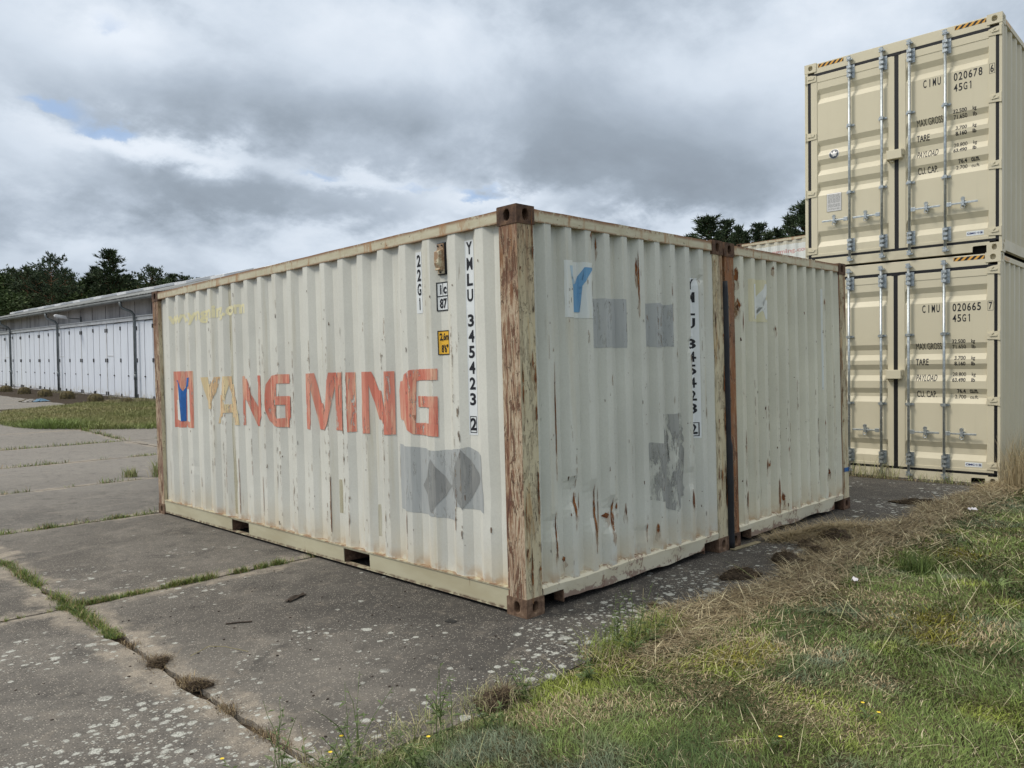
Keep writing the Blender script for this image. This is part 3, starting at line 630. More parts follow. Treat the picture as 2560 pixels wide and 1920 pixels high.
for k, ch in enumerate('22G1'): wl1.decal('type_print', [text(ch, 1.064, 1.022, 2.318-.103*k, 2.404-.103*k, .03)] if ch != '1' else [rect(1.046, 1.036, 2.009, 2.095), P([(1.052, 2.075), (1.040, 2.095), (1.040, 2.082)])], M['ink'], sw, .0034)
wl1.decal('number_plate', [rect(.540, .452, 1.130, 2.434)], M['white'], sw, .0018)
zc_ = 2.424
for i, ch in enumerate('YMLU 345423 2'):
    if ch == ' ': zc_ -= .062; continue
    if i == 12: zc_ -= .0
    wl1.decal('number_print', [text(ch, .527, .468, zc_-.083, zc_, .03)], M['ink'], sw, .0034); zc_ -= .1055
zz = zc_+.1055
wl1.decal('number_print', frame2d(.466, .530, zz-.100, zz+.012, .005), M['ink'], sw, .0034)
wl1.decal('code_plate', [rect(.722, .836, 1.983, 2.184)], M['white'], sw, .0018)
wl1.decal('code_print', frame2d(.722, .836, 1.983, 2.184, .008)+[rect(.73, .828, 2.082, 2.089), rect(.781, .785, 2.089, 2.176), text('i', .812, .797, 2.10, 2.166, .04), text('c', .777, .742, 2.10, 2.150, .04), text('87', .815, .742, 2.0, 2.07, .035)], M['ink'], sw, .0034)
wl1.decal('height_sticker', [P([(.722, 1.69), (.73, 1.678), (.828, 1.678), (.836, 1.69), (.836, 1.835), (.828, 1.847), (.73, 1.847), (.722, 1.835)])], M['yellow'], sw, .0018)
wl1.decal('height_print', frame2d(.722, .836, 1.678, 1.847, .006)+[text('2,6m', .822, .735, 1.77, 1.83, .03), text("8'6\"", .812, .742, 1.694, 1.75, .03)], M['ink'], sw, .0034)
# vent cover
vt = MB().box(.030, .046, .733, .815, 2.232, 2.452).build('vent_gasket', M['ink'], c1)
vm = MB(); vm.box(.022, .034, .740, .808, 2.238, 2.446); vm.prism([(.03, 2.41), (-.012, 2.39), (-.016, 2.31), (-.004, 2.275), (-.012, 2.262), (.03, 2.262)], .748, .800, 'y'); vm.build('vent_cover', M['rail1'], c1, bevel=.003)
bm_ = MB()
for yy, z in ((.752, 2.432), (.796, 2.432), (.774, 2.249)): bm_.tube([(.024, yy, z), (.014, yy, z)], .006, 8)
bm_.build('rivet', M['ink'], c1, kind='stuff')
# scuffs down the proud edges of the ribs
def scuffs(wall, parent, ribs, w, seed, n, mat, zr=(.2, 2.4), Ls=(.04, .08, .15, .3, .5), wm=1., jit=0.):
    q = random.Random(seed); ps = []
    for _ in range(n):
        u = q.choice(ribs)+q.choice((-1, 1))*w*q.uniform(.5, 1.05); u += q.uniform(-jit, jit); L = q.choice(Ls)*q.uniform(.6, 1.3); z = q.uniform(zr[0], zr[1]-L); wd = q.uniform(.0015, .006)*wm
        k = max(3, int(L/.03)); a = [(u+wd*q.uniform(.1, 1), z+L*i/k) for i in range(k+1)]; b = [(u-wd*q.uniform(.1, 1), z+L*i/k) for i in range(k, -1, -1)]
        ps.append(P(a+b))
    wall.decal('scuff_mark', ps, mat, parent, .0042, kind='stuff')
heavy = [RIBS[i] for i in (1, 4, 6, 7, 9, 10, 11, 14, 15)]
scuffs(wl1, sw, RIBS, .036, 3, 60, M['scuff']); scuffs(wl1, sw, heavy, .034, 4, 90, M['scuff'], (.3, 2.0))
scuffs(wl1, sw, RIBS, .036, 8, 22, M['rustmark'], (.2, .8))
SM = (.008, .015, .03)
scuffs(wl1, sw, RIBS, .036, 31, 120, M['chip'], (.2, 2.4), SM, 1.1, .03); scuffs(wl1, sw, heavy, .036, 32, 90, M['scuff'], (.3, 1.9), (.03, .06, .1), 2.2, .01)
wl1.decal('stain', [P(rough_poly([(4.135, 2.49), (4.06, 2.49), (4.065, .2), (4.13, .2)], .006, .1, 2))], M['stain'], sw, .0012)
wl1.decal('stain', [P(rough_poly([(2.19, .70), (2.14, .70), (2.14, .42), (2.19, .42)], .004, .05, 2))], M['stain'], sw, .0012); wl1.decal('stain', [P(rough_poly([(1.64, .55), (1.60, .55), (1.60, .30), (1.64, .30)], .004, .05, 2))], M['stain'], sw, .0012)
# end wall print
we1.decal('brand_panel', [P(rough_poly([(.455, 2.28), (.765, 2.28), (.765, 1.90), (.455, 1.90)], .002, .05, 3))], M['whitepanel'], ew, .0018)
we1.decal('brand_mark', [P([(.50, 2.245), (.555, 2.245), (.60, 2.15), (.585, 2.12), (.585, 1.94), (.555, 1.94), (.555, 2.12)])], M['palebl'], ew, .003)
we1.decal('brand_mark', [P([(.555, 2.13), (.60, 2.13), (.66, 2.245), (.745, 2.245), (.675, 2.17), (.635, 2.09), (.635, 1.94), (.570, 1.94), (.570, 2.12)])], M['blueY'], ew, .0042)
we1.decal('grey_patch', [P(rough_poly([(.765, 2.045), (1.105, 2.045), (1.105, 1.702), (.765, 1.702)], .006, .04, 4))], M['patch'], ew, .0018)
we1.decal('grey_patch', [P(rough_poly([(1.385, 2.03), (1.695, 2.035), (1.70, 1.705), (1.385, 1.708)], .006, .04, 5))], M['patch'], ew, .0018)
we1.decal('grey_patch', [P(rough_poly([(1.41, .98), (1.62, .98), (1.62, .52), (1.41, .55)], .008, .03, 6))], M['patchsoft'], ew, .0018)
we1.decal('grey_patch', [P(rough_poly([(1.60, 1.19), (1.85, 1.185), (1.85, .53), (1.72, .43), (1.60, .47)], .008, .03, 16))], M['patchsoft'], ew, .0026)
we1.decal('grey_smear', [P(rough_poly([(1.45, .92), (1.56, .94), (1.58, .66), (1.50, .62), (1.44, .7)], .010, .03, 26)), P(rough_poly([(1.64, 1.1), (1.72, 1.14), (1.74, .70), (1.66, .62)], .010, .03, 27))], M['patchsoft'], ew, .0036)
we1.decal('number_plate', [rect(1.972, 2.078, .97, 2.265)], M['white'], ew, .0018)
zc_ = 2.255
for i, ch in enumerate('YMLU 345423 2'):
    if ch == ' ': zc_ -= .062; continue
    we1.decal('number_print', [text(ch, 1.992, 2.058, zc_-.083, zc_, .03)], M['ink'], ew, .0034); zc_ -= .1045
zz = zc_+.1045; we1.decal('number_print', frame2d(1.984, 2.068, zz-.100, zz+.012, .006), M['ink'], ew, .0034)
ERIB = [.325+.2025*k-.03 for k in range(10)]
scuffs(we1, ew, ERIB, .028, 5, 45, M['scuff'], (.2, 2.3))
def streak(u, z0, z1, w, seed):
    q = random.Random(seed); k = max(4, int((z1-z0)/.02))
    prof = [w*(math.sin(math.pi*(i/k)**.6)**.7 if 0 < i < k else .05)*q.uniform(.35, 1.25) for i in range(k+1)]
    x = [u+q.uniform(-.35, .35)*w for i in range(k+1)]
    return P([(x[i]+prof[i], z0+(z1-z0)*i/k) for i in range(k+1)]+[(x[i]-prof[i], z0+(z1-z0)*i/k) for i in range(k, -1, -1)])
RM = M['rustmark']
def rusts(wall, parent, lst):
    wall.decal('rust_bleed', [streak(u, z0-.06-(z1-z0)*.2, z1+.01, w*1.2+.002, i+5) for i, (u, z0, z1, w) in enumerate(lst)], M['halo'], parent, .0032, kind='stuff')
    wall.decal('rust_mark', [streak(*a, i+int(a[0]*100)) for i, a in enumerate(lst)], RM, parent, .0040, kind='stuff')
rusts(we1, ew, [(.305, .33, .63, .006), (.335, .46, .60, .004), (.508, .56, .73, .012), (.585, .60, .72, .003), (.715, .42, .76, .010), (.79, .50, .72, .003), (.915, .40, .63, .014), (.965, .43, .62, .004), (1.005, .54, .59, .008), (1.06, .49, .58, .006), (.42, .27, .31, .013),
                (.98, 2.28, 2.33, .006), (1.27, 2.05, 2.42, .003), (1.26, 2.22, 2.36, .005), (1.30, .33, .40, .006), (1.46, .30, .37, .008), (1.93, .42, .58, .012), (1.98, .50, .60, .007), (.36, 1.2, 1.55, .006), (.32, 1.0, 1.6, .004), (.55, 1.1, 1.3, .003), (.83, 2.38, 2.47, .005), (.73, 2.44, 2.49, .008), (.55, 2.40, 2.47, .004), (1.95, 1.55, 1.66, .006), (.86, .50, .54, .03)])
scuffs(we1, ew, ERIB, .026, 33, 80, M['chip'], (.2, 2.4), SM, .8, .03)
def postmarks(parent, x0, x1, dep, seed, n, zr=(.15, 2.4), pos=lambda u, d, z: (u, d, z)):
    wp = Wall([x0, x1], [.1, 2.5], lambda u, z: dep, pos); q = random.Random(seed); l_ = []
    for _ in range(n):
        z = q.uniform(*zr); h_ = q.choice((.03, .06, .12, .25)); l_.append((q.choice((x0+.012, x1-.014, q.uniform(x0+.01, x1-.01))), z, z+h_, q.uniform(.003, .010)))
    rusts(wp, parent, l_); scuffs(wp, parent, [(x0+x1)/2], (x1-x0)/2-.008, seed+1, 34, M['chip'], (.15, 2.4), (.01, .03, .06), .8)
postmarks(c1, .008, .148, .0022, 5, 16); postmarks(c1, 2.292, 2.430, .0022, 6, 20)
# ------------------------------------------------------------------ container two
c2 = empty('shipping_container', (2.482, .009, 0), (0, 0, -.004), label='cream grey weathered container right of the black gap, blue tape on its corner post', cat='shipping container', group='weathered twenty foot containers')
wl2, we2 = container20(c2, M['wall2'], M['wall2'], {0: ('post_rust', 'post_rust'), 1: ('post_rust', 'post_end')}, 'casting', (), [(.52, .35, .05, .05, .01), (1.95, .35, .05, .05, .012)])
ew2 = [o for o in kids(c2) if o.name.startswith('end_wall')][0]
we2.decal('brand_panel', [P(rough_poly([(.445, 2.315), (.79, 2.315), (.79, 1.935), (.445, 1.935)], .003, .05, 3))], M['cream_film'], ew2, .0018)
we2.decal('brand_mark', [P([(.50, 2.27), (.585, 2.27), (.60, 2.13), (.70, 2.28), (.785, 2.28), (.65, 2.10), (.72, 2.14), (.785, 2.06), (.785, 1.96), (.70, 1.96), (.66, 2.04), (.60, 1.96), (.50, 1.96)])], M['ghost'], ew2, .003)
scuffs(we2, ew2, ERIB, .028, 15, 60, M['scuff'], (.2, 1.5))
rusts(we2, ew2, [(.22, 2.08, 2.42, .010), (.24, 2.28, 2.40, .012), (.40, 2.16, 2.47, .012), (.25, 2.02, 2.13, .016), (.30, 1.88, 2.02, .005), (.87, 2.42, 2.45, .012), (.88, 1.86, 1.9, .02), (.60, 1.78, 1.83, .01), (1.36, 2.1, 2.14, .012), (1.93, 2.14, 2.20, .016), (.32, .3, .45, .014), (.31, .75, .98, .006), (.30, .48, .56, .008), (.68, .6, .70, .014), (.72, .62, .66, .025),
                 (.90, .22, .5, .012), (.98, .24, .33, .02), (1.04, .26, .34, .014), (1.75, .60, .76, .014), (1.80, .55, .60, .010), (1.9, .92, .98, .008), (1.73, .92, 1.0, .006), (1.6, .2, .28, .03), (.8, 1.0, 1.03, .008), (2.05, .4, .46, .01), (1.95, .38, .45, .01), (1.35, .42, .47, .008), (1.1, .72, .78, .006)])
scuffs(we2, ew2, ERIB, .026, 34, 95, M['chip'], (.2, 2.2), SM, .9, .03); postmarks(c2, 2.292, 2.430, .0022, 9, 22)
we2.decal('scratch', [rect(1.87, 1.883, 1.28, 2.3)], M['whitepanel'], ew2, .003)
MB().add([(2.300, .0015, .398), (2.4395, .0015, .396), (2.4395, .0015, .438), (2.300, .0015, .440), (2.4395, .12, .396), (2.4395, .12, .438)], [(0, 1, 2, 3), (1, 4, 5, 2)]).build('tape_band', M['bluetape'], c2)
# seal hanging in the gap between both
mb = MB(); v = []; zs = np.linspace(.012, 2.26, 40)
for z in zs:
    w = .026*min(1, (2.30-z)/.25+.25)+.002*fbm(z*2, 3); cx = 2.461+.003*fbm(z*1.3, 9); fy = -.024+.004*fbm(z*2.5, 1)-(.012 if z < .9 else 0)
    v += [(cx-w, .05, z), (cx-w, fy+.012, z), (cx-w*.4, fy, z), (cx+w*.5, fy+.002, z), (cx+w, fy+.014, z), (cx+w, .05, z)]
mb.add(v, [(6*k+i, 6*k+(i+1) % 6, 6*k+6+(i+1) % 6, 6*k+6+i) for k in range(39) for i in range(6)]+[tuple(range(6)), tuple(range(234, 240))])
mb.build('rubber_strip', M['tarp'], None, True, label='black strip of tarpaulin hanging in the gap between the two weathered containers', cat='tarpaulin')

# ------------------------------------------------------------------ two stacked weathered containers far behind
c3 = empty('shipping_container', (18.0, 2.55, 2.6), label='pale cream container with bleached pink lettering, seen far behind over the roof', cat='shipping container', group='weathered twenty foot containers')
M['wall3'] = weathered('pale cream container paint', (.62, .60, .50), 8.1, wear=.6)
wl3, we3 = container20(c3, M['wall3'], M['wall3'], {0: ('post_end', 'post_end'), 1: ('post_end', 'post_end')})
sw3 = [o for o in kids(c3) if o.name.startswith('side_wall')][0]
wl3.decal('web_address', [text('www.yangming.com', 5.75, 3.75, 2.10, 2.25, .03)], M['pinkold'], sw3, .002)
wl3.decal('pale_panel', [P(rough_poly([(5.6, 2.38), (3.2, 2.38), (3.2, 1.7), (5.6, 1.7)], .005, .08, 9))], M['ghost'], sw3, .001)
c4 = copy_tree(c3); c4.location = (18.0, 2.55, 0); c4['label'] = 'pale cream container at ground level, carrying the one with pink lettering'

# ------------------------------------------------------------------ new cream 40 foot door-end containers
BE = (.65, .60, .455)
def beige(name, c, seed):
    def fn(g, co):
        cc = g('ShaderNodeMapping', {'Vector': co, 'Location': (seed, seed, seed)}).outputs[0]
        n = g.noise(cc, 1.3, 4, .6); st = g.noise(cc, 1., 4, .6, 0, (9, 9, .5)); z = g('ShaderNodeSeparateXYZ', {0: co}).outputs[2]
        col = g.mix(g.rng(n, .3, .7), c, tuple(x*.95 for x in c)); col = g.mix(g.m('MULTIPLY', g.rng(st, .55, .75), .14), col, (.40, .36, .27))
        col = g.mix(g.m('MULTIPLY', g.m('MULTIPLY', g.rng(z, .5, .0), g.rng(g.noise(cc, 7, 4), .35, .7)), .25), col, (.40, .35, .25))
        return {'Base Color': col, 'Roughness': g.rng(n, .3, .7, .42, .55), 'bump': (g.noise(cc, 2.2, 3), .002)}
    return material(name, fn, .45)
M['beige'] = beige('new cream container paint', BE, 1.); M['beige2'] = beige('cream side paint', (.58, .545, .42), 5.)
def galv(g, co):
    n = g.noise(co, 30, 4, .6); return {'Base Color': g.mix(g.rng(n, .35, .65), (.38, .42, .44), (.54, .58, .60)), 'Roughness': g.rng(n, .3, .7, .32, .5)}
M['galv'] = material('galvanised steel', galv, .4, metal=.75)
M['plate'] = flat('engraved aluminium', (.66, .66, .66), .06, 30, .4, .1)
M['seal'] = flat('dark blue grey seal print', (.06, .075, .10), .4, 60, .4)
M['orange'] = flat('orange reflective tape', (.72, .38, .07), .06, 9, .4)
M['navy'] = flat('navy print', (.015, .03, .16), .1, 9, .4)
M['greyprint'] = flat('grey engraving', (.22, .22, .22), .2, 40, .6)
L40, H40 = 12.19, 2.896
CH = [(2.31, 2.515), (1.58, 1.79), (1.305, 1.525), (1.02, 1.21), (.30, .52)]
DZ = [(.175, 0.)]
for a, b in sorted(CH): DZ += [(a, 0.), (a+.075, .034), (b-.07, .034), (b, 0.)]
DZ += [(2.70, 0.)]
SIDE = [(.10, .05)]
y = .22
while y < L40-.3: SIDE += [(y, .008), (y+.072, .008), (y+.14, .044), (y+.21, .044)]; y += .278
SIDE = [(u, d) for u, d in SIDE if u < L40-.12]+[(L40-.1, .05)]
def hinge(parent, xa, xb, z, s):
    mb = MB(); w = xb-xa; t = -.014
    a, b = (xa, xb) if s > 0 else (xb, xa)                    # a: on the door, b: at the post
    def q(f, dz_): return (a+(b-a)*f, z+dz_)
    pts = [q(0, -.045), q(0, .03), q(.5, .048), q(1, .055), q(1, -.055), q(.5, -.048)]
    mb.add([(x, -.004, zz) for x, zz in pts]+[(x, t, zz) for x, zz in pts], [tuple(range(6)), tuple(range(11, 5, -1))]+[(i, (i+1) % 6, (i+1) % 6+6, i+6) for i in range(6)])
    zz1 = [q(.15, .02), q(.55, .035), q(.35, 0), q(.8, .01), q(.8, -.008), q(.25, -.012)]
    mb.add([(x, t-.002, zz) for x, zz in zz1]+[(x, t-.010, zz) for x, zz in zz1], [tuple(range(6)), tuple(range(11, 5, -1))]+[(i, (i+1) % 6, (i+1) % 6+6, i+6) for i in range(6)])
    mb.tube([(b, t, z-.058), (b, t, z+.058)], .011, 8)
    mb.build('hinge', M['beige'], parent)
def container40(root, serial, check, plates):
    be = M['beige']
    # door leaves
    for side, (xa, xb), bars in ((0, (.088, 1.204), (.635, 1.057)), (1, (1.256, 2.370), (1.400, 1.822))):
        door = MB().box(xa, xa+.088, -.004, .04, .165, 2.705).box(xb-.075, xb, -.004, .04, .165, 2.705).box(xa+.088, xb-.075, -.0025, .04, .165, .205).box(xa+.088, xb-.075, -.0025, .04, 2.615, 2.705).build('door', be, root, bevel=.003)
        wd = Wall([xa+.088, xa+.10, xb-.087, xb-.075], [a for a, b in DZ if .2 <= a <= 2.6 or a in (.175, 2.70)], lambda u, z: .003+trap(DZ, z)*(0 if u in (xa+.088, xb-.075) else 1), lambda u, d, z: (u, d, z))
        wd.zb = sorted(set([.205]+[a for a, b in DZ if .21 < a < 2.61]+[2.615])); wd.ub = [xa+.0885, xa+.102, xb-.089, xb-.0755]
        wd.depth = lambda u, z, A=xa+.0885, B=xb-.0755: .003+trap(DZ, z)*(0 if (abs(u-A) < 1e-6 or abs(u-B) < 1e-6) else 1)
        wd.sheet('door_panel', be, door)
        for bx in bars:
            mb = MB().tube([(bx, -.045, .10), (bx, -.045, 2.80)], .017, 10)
            mb.build('locking_bar', M['galv'], door, True)
            mb = MB()
            for z0, z1 in ((.19, .37), (2.55, 2.73)):
                mb.box(bx-.010, bx+.060, -.012, -.004, z0, z1)
                mb.box(bx-.036, bx-.026, -.030, -.004, z0+.02, z1-.02)
                for zz_ in (z0+.03, (z0+z1)/2, z1-.03): mb.box(bx-.026, bx+.028, -.070, -.0655, zz_-.016, zz_+.016); mb.box(bx+.024, bx+.030, -.066, -.004, zz_-.016, zz_+.016); mb.tube([(bx+.046, -.012, zz_), (bx+.046, -.020, zz_)], .007, 6)
            for zz_ in (1.0, 1.91): mb.box(bx-.052, bx+.056, -.012, -.004, zz_-.014, zz_+.014); mb.box(bx-.022, bx+.022, -.069, -.064, zz_-.018, zz_+.018); mb.box(bx-.024, bx-.019, -.066, -.004, zz_-.016, zz_+.016); mb.box(bx+.019, bx+.024, -.066, -.004, zz_-.016, zz_+.016); mb.tube([(bx+.042, -.012, zz_), (bx+.042, -.022, zz_)], .008, 6)
            mb.build('bar_bracket', M['galv'], door)
            mb = MB()
            for zz_, s_ in ((.085, 1), (2.815, -1)):
                mb.box(bx-.022, bx+.022, -.066, -.024, zz_-.012, zz_+.012); mb.box(bx-.034, bx-.012, -.060, -.004, zz_-.026, zz_-.010); mb.box(bx+.008, bx+.040, -.056, -.004, zz_-.024, zz_-.006); mb.box(bx-.036, bx-.016, -.056, -.004, zz_+.012, zz_+.026); mb.tube([(bx, -.045, zz_-.03), (bx, -.045, zz_+.03)], .021, 8)
            mb.build('cam_keeper', M['galv'], door)
            s_ = -1 if side == 0 else 1; zh = .640
            hm = MB(); hx = bx+s_*.02
            hm.box(min(hx, hx+s_*.055), max(hx, hx+s_*.055), -.068, -.050, zh-.026, zh+.026)
            hm.box(min(hx+s_*.05, hx+s_*.24), max(hx+s_*.05, hx+s_*.24), -.066, -.054, zh-.010, zh+.010)
            hm.box(min(hx+s_*.24, hx+s_*.35), max(hx+s_*.24, hx+s_*.35), -.072, -.062, zh-.012, zh+.012)
            hm.build('handle', M['galv'], door, bevel=.002)
            hc = MB(); cx = hx+s_*.185
            hc.box(cx-.026, cx+.026, -.05, -.004, zh-.035, zh+.03); hc.tube([(cx, -.075, zh+.052), (cx, -.05, zh+.056)], .024, 12); hc.box(cx-.014, cx+.014, -.074, -.062, zh-.03, zh+.05)
            hc.tube([(cx+.022*math.cos(t), -.070, zh-.045+.024*math.sin(t)) for t in np.linspace(0, 2*math.pi, 10)], .005, 5)
            hc.build('handle_catch', M['galv'], door)
        for zz_ in (.25, 1.06, 1.87, 2.68):
            if side == 0: hinge(door, .018, .168, zz_, -1)
            else: hinge(door, 2.292, 2.430, zz_, 1)
        if side == 1:
            I = M['ink']; T = []
            def D(t, x0, x1, z0, z1, b=.015, sh=0.): T.append(text(t, x0, x1, z0, z1, b, sh))
            zt = 2.189
            for i, ch in enumerate('CIMU'):
                if ch == 'I': T.append(rect(1.627, 1.637, zt, zt+.10))
                else: D(ch, 1.554+.056*i, 1.554+.056*i+.038, zt, zt+.10)
            for i, ch in enumerate(serial): D(ch, 1.908+.055*i, 1.908+.055*i+.042, zt, zt+.10)
            for i, ch in enumerate('45G1'):
                if ch == '1': T.append(rect(2.094, 2.104, 2.055, 2.15)); T.append(P([(2.080, 2.125), (2.094, 2.15), (2.094, 2.134)]))
                else: D(ch, 1.908+.055*i, 1.908+.055*i+.042, 2.055, 2.15)
            D('MAX GROSS', 1.475, 1.779, 1.712, 1.797, .0); D('TARE', 1.475, 1.629, 1.510, 1.595); D('PAYLOAD', 1.475, 1.727, 1.301, 1.388, .01, .2); D('CU. CAP.', 1.482, 1.720, 1.093, 1.178, .01)
            for a, b, z, bb in (('32.500', 'kg', 1.785, .02), ('71.650', 'lb', 1.717, .015), ('3.700', 'kg', 1.574, .02), ('8.160', 'lb', 1.503, .03), ('28.800', 'kg', 1.366, .01), ('63.490', 'lb', 1.296, .03), ('76.4', 'cu.m.', 1.154, .03), ('2.700', 'cu.ft.', 1.082, .01)):
                x1 = 2.054; x0 = x1-(.152 if len(a) == 6 else .126 if len(a) == 5 else .096)
                D(a, x0, x1, z, z+.050, bb)
                if len(b) == 2: D(b, 2.118, 2.160, z-(.012 if b == 'kg' else 0), z+.048, bb)
                else: D(b, 2.100, 2.192, z, z+.046, bb)
            [wd.decal('data_print', [t_], I, door, .0015) for t_ in T]
            wf = Wall([xb-.075, xb], [0, 3], lambda u, z: -.004, lambda u, d, z: (u, d, z))
            wf.decal('check_digit', [text(check, 2.312, 2.349, 2.192, 2.285, .02)]+frame2d(2.300, 2.361, 2.178, 2.298, .004), I, door, .0012)
            wd.decal('maker_sticker', [rect(2.050, 2.241, .226, .283)], M['white'], door, .0012)
            wd.decal('maker_print', [text('CIMC', 2.058, 2.158, .243, .267, .04), text('中集', 2.166, 2.234, .240, .270, .0)], M['navy'], door, .0026)
        elif plates:
            wd.decal('data_plate', [rect(.307, .510, .778, 1.030)], M['plate'], door, .004)
            q = random.Random(2); ps = frame2d(.307, .510, .778, 1.030, .003); z = 1.008
            while z > .80:
                x = .325
                while x < .49: w_ = q.uniform(.008, .04); ps.append(rect(x, min(x+w_, .495), z, z+.005)); x += w_+.007
                z -= .0125 if q.random() > .2 else .022
            wd.decal('plate_print', ps, M['greyprint'], door, .0052)
            def disc(cx, cz, r, n=28, a0=0): return P([(cx+r*math.cos(t), cz+r*math.sin(t)) for t in np.linspace(0, 2*math.pi, n, endpoint=False)])
            wd.decal('round_sticker', [disc(.407, 1.575, .070)], M['plate'], door, .003)
            wd.decal('sticker_print', [disc(.407, 1.575, .064)], M['seal'], door, .0042)
            wd.decal('sticker_print', [P([(.355, 1.615), (.385, 1.585), (.395, 1.600), (.405, 1.628), (.418, 1.600), (.425, 1.590), (.452, 1.598), (.438, 1.578), (.430, 1.560), (.440, 1.540), (.418, 1.545), (.395, 1.535), (.398, 1.555), (.375, 1.565)])], M['plate'], door, .0054)
    # gasket frame, header, sill, posts
    mb = MB(); k = M['rubber']
    mb.box(.046, .090, .000, .03, .150, 2.745).box(2.368, 2.405, .000, .03, .150, 2.745).box(.090, 2.368, .001, .03, 2.703, 2.745).box(.090, 2.368, .001, .03, .135, .167).box(1.202, 1.258, -.001, .031, .168, 2.702)
    mb.box(1.180, 1.280, -.0055, .02, 2.700, 2.742)
    mb.build('gasket', k, root)
    MB().box(.135, W20-.135, .004, .12, 2.745, 2.884).build('header_beam', be, root, bevel=.004)
    mb = MB().prism([(.135, .02), (2.117, .02), (2.117, .080), (2.132, .092), (2.278, .092), (2.292, .080), (2.292, .02), (2.303, .02), (2.303, .133), (.135, .133)], .001, .012, 'y')
    mb.box(.146, 2.10, .012, .10, .02, .13); mb.build('door_sill', be, root)
    MB().box(2.10, 2.30, .10, .11, .0, .13).build('sill_shade_plate', M['dark'], root)  # dark plate, painted as the shade inside the sill notch
    for xa, xb in ((.0, .045), (2.4055, 2.438)): MB().box(xa, xb, -.002, .10, .118, 2.778).build('corner_post', be, root, bevel=.003)
    mb = MB(); mb.box(.0, .08, L40-.15, L40, .118, 2.778).box(2.358, 2.438, L40-.15, L40, .118, 2.778).build('corner_post', be, root)
    for ix, sx in ((0, -1), (1, 1)):
        for iy, sy in ((0, -1), (1, 1)):
            xa, xb = (-.002, .165) if ix == 0 else (W20-.165, W20+.002); ya, yb = (-.006, .172) if iy == 0 else (L40-.172, L40+.006)
            casting(root, xa, xb, ya, yb, H40-.122, H40, sx, sy, be, .030, .034); casting(root, xa, xb, ya, yb, 0., .118, sx, sy, be, .026, .036)
    # sides
    for s in (0, 1):
        ws = Wall([a for a, b in SIDE], [.16, 2.80], lambda u, z: trap(SIDE, u), (lambda u, d, z: (d, u, z)) if s == 0 else (lambda u, d, z: (W20-d, u, z)))
        ws.sheet('side_wall', M['beige2'], root)
        x0, x1 = (.0, .06) if s == 0 else (W20-.06, W20)
        MB().box(x0, x1, .172, L40-.172, 2.80, 2.862).build('top_side_rail', be, root); MB().box(x0+.004, x1-.004, .172, L40-.172, .03, .162).build('bottom_side_rail', be, root)
        xx = -.0012 if s == 0 else W20+.0012
        mb = MB()
        for i in range(4): y = .20+i*.07; mb.add([(xx, y, 2.808), (xx, y+.035, 2.808), (xx, y+.055, 2.855), (xx, y+.02, 2.855)], [(0, 1, 2, 3)])
        mb.build('hazard_tape', M['orange'], root)
    MB().box(.06, W20-.06, .10, L40-.05, 2.83, 2.85).build('roof', M['beige2'], root); MB().box(.05, W20-.05, L40-.06, L40-.03, .1, 2.8).build('end_wall', M['beige2'], root); MB().box(.06, W20-.06, .1, L40-.1, .13, .16).build('floor', M['dark'], root)
    # tape
    wh = Wall([0, 3], [0, 3], lambda u, z: .004, lambda u, d, z: (u, d, z))
    for xa, xb in ((1.918, 2.266), (.189, .541)):
        wh.decal('hazard_tape', [rect(xa, xb, 2.822, 2.868)], M['orange'], root, .0012); ps = []; w = .036; x = xa-.03
        while x < xb:
            a, b, c, d = x, x+w, x+w+.045, x+.045
            cl_ = lambda t: min(max(t, xa), xb)
            ps.append(P([(cl_(a), 2.822), (cl_(b), 2.822), (cl_(c), 2.868), (cl_(d), 2.868)])); x += .072
        wh.decal('tape_stripe', [p for p in ps if abs(p[0][1][0]-p[0][0][0])+abs(p[0][2][0]-p[0][3][0]) > .004], M['ink'], root, .0024)
    mb = MB().box(1.136, 1.318, -.095, -.012, 1.335, 1.452).box(1.124, 1.134, -.085, -.004, 1.325, 1.462).box(1.320, 1.328, -.075, -.004, 1.375, 1.456); mb.build('lock_box', be, root, bevel=.006)
    MB().box(1.160, 1.205, -.05, -.006, 1.306, 1.320).build('lock_tongue', be, root)
yaw_, rl_, tl_ = -1.5364, .0150, -.0165
Ms = Matrix.Rotation(yaw_, 4, 'Z') @ Matrix.Rotation(rl_, 4, 'Y') @ Matrix.Rotation(tl_*.25, 4, 'X')
for i, (ser, chk, dx_) in enumerate((('020665', '7', -.004), ('020678', '6', .010))):
    m = Matrix.Translation((7.465, 1.668, .0)) @ Ms @ Matrix.Translation((dx_, 0, H40*i))
    r = empty('high_cube_container', label=('new cream container at the bottom of the stack, grass against its doors', 'new cream container on top of the stack, round eagle sticker on its left door')[i], cat='shipping container', group='new cream containers stacked two high')
    r.matrix_world = m; r.location = m.translation; r.rotation_euler = m.to_euler(); container40(r, ser, chk, i == 1)

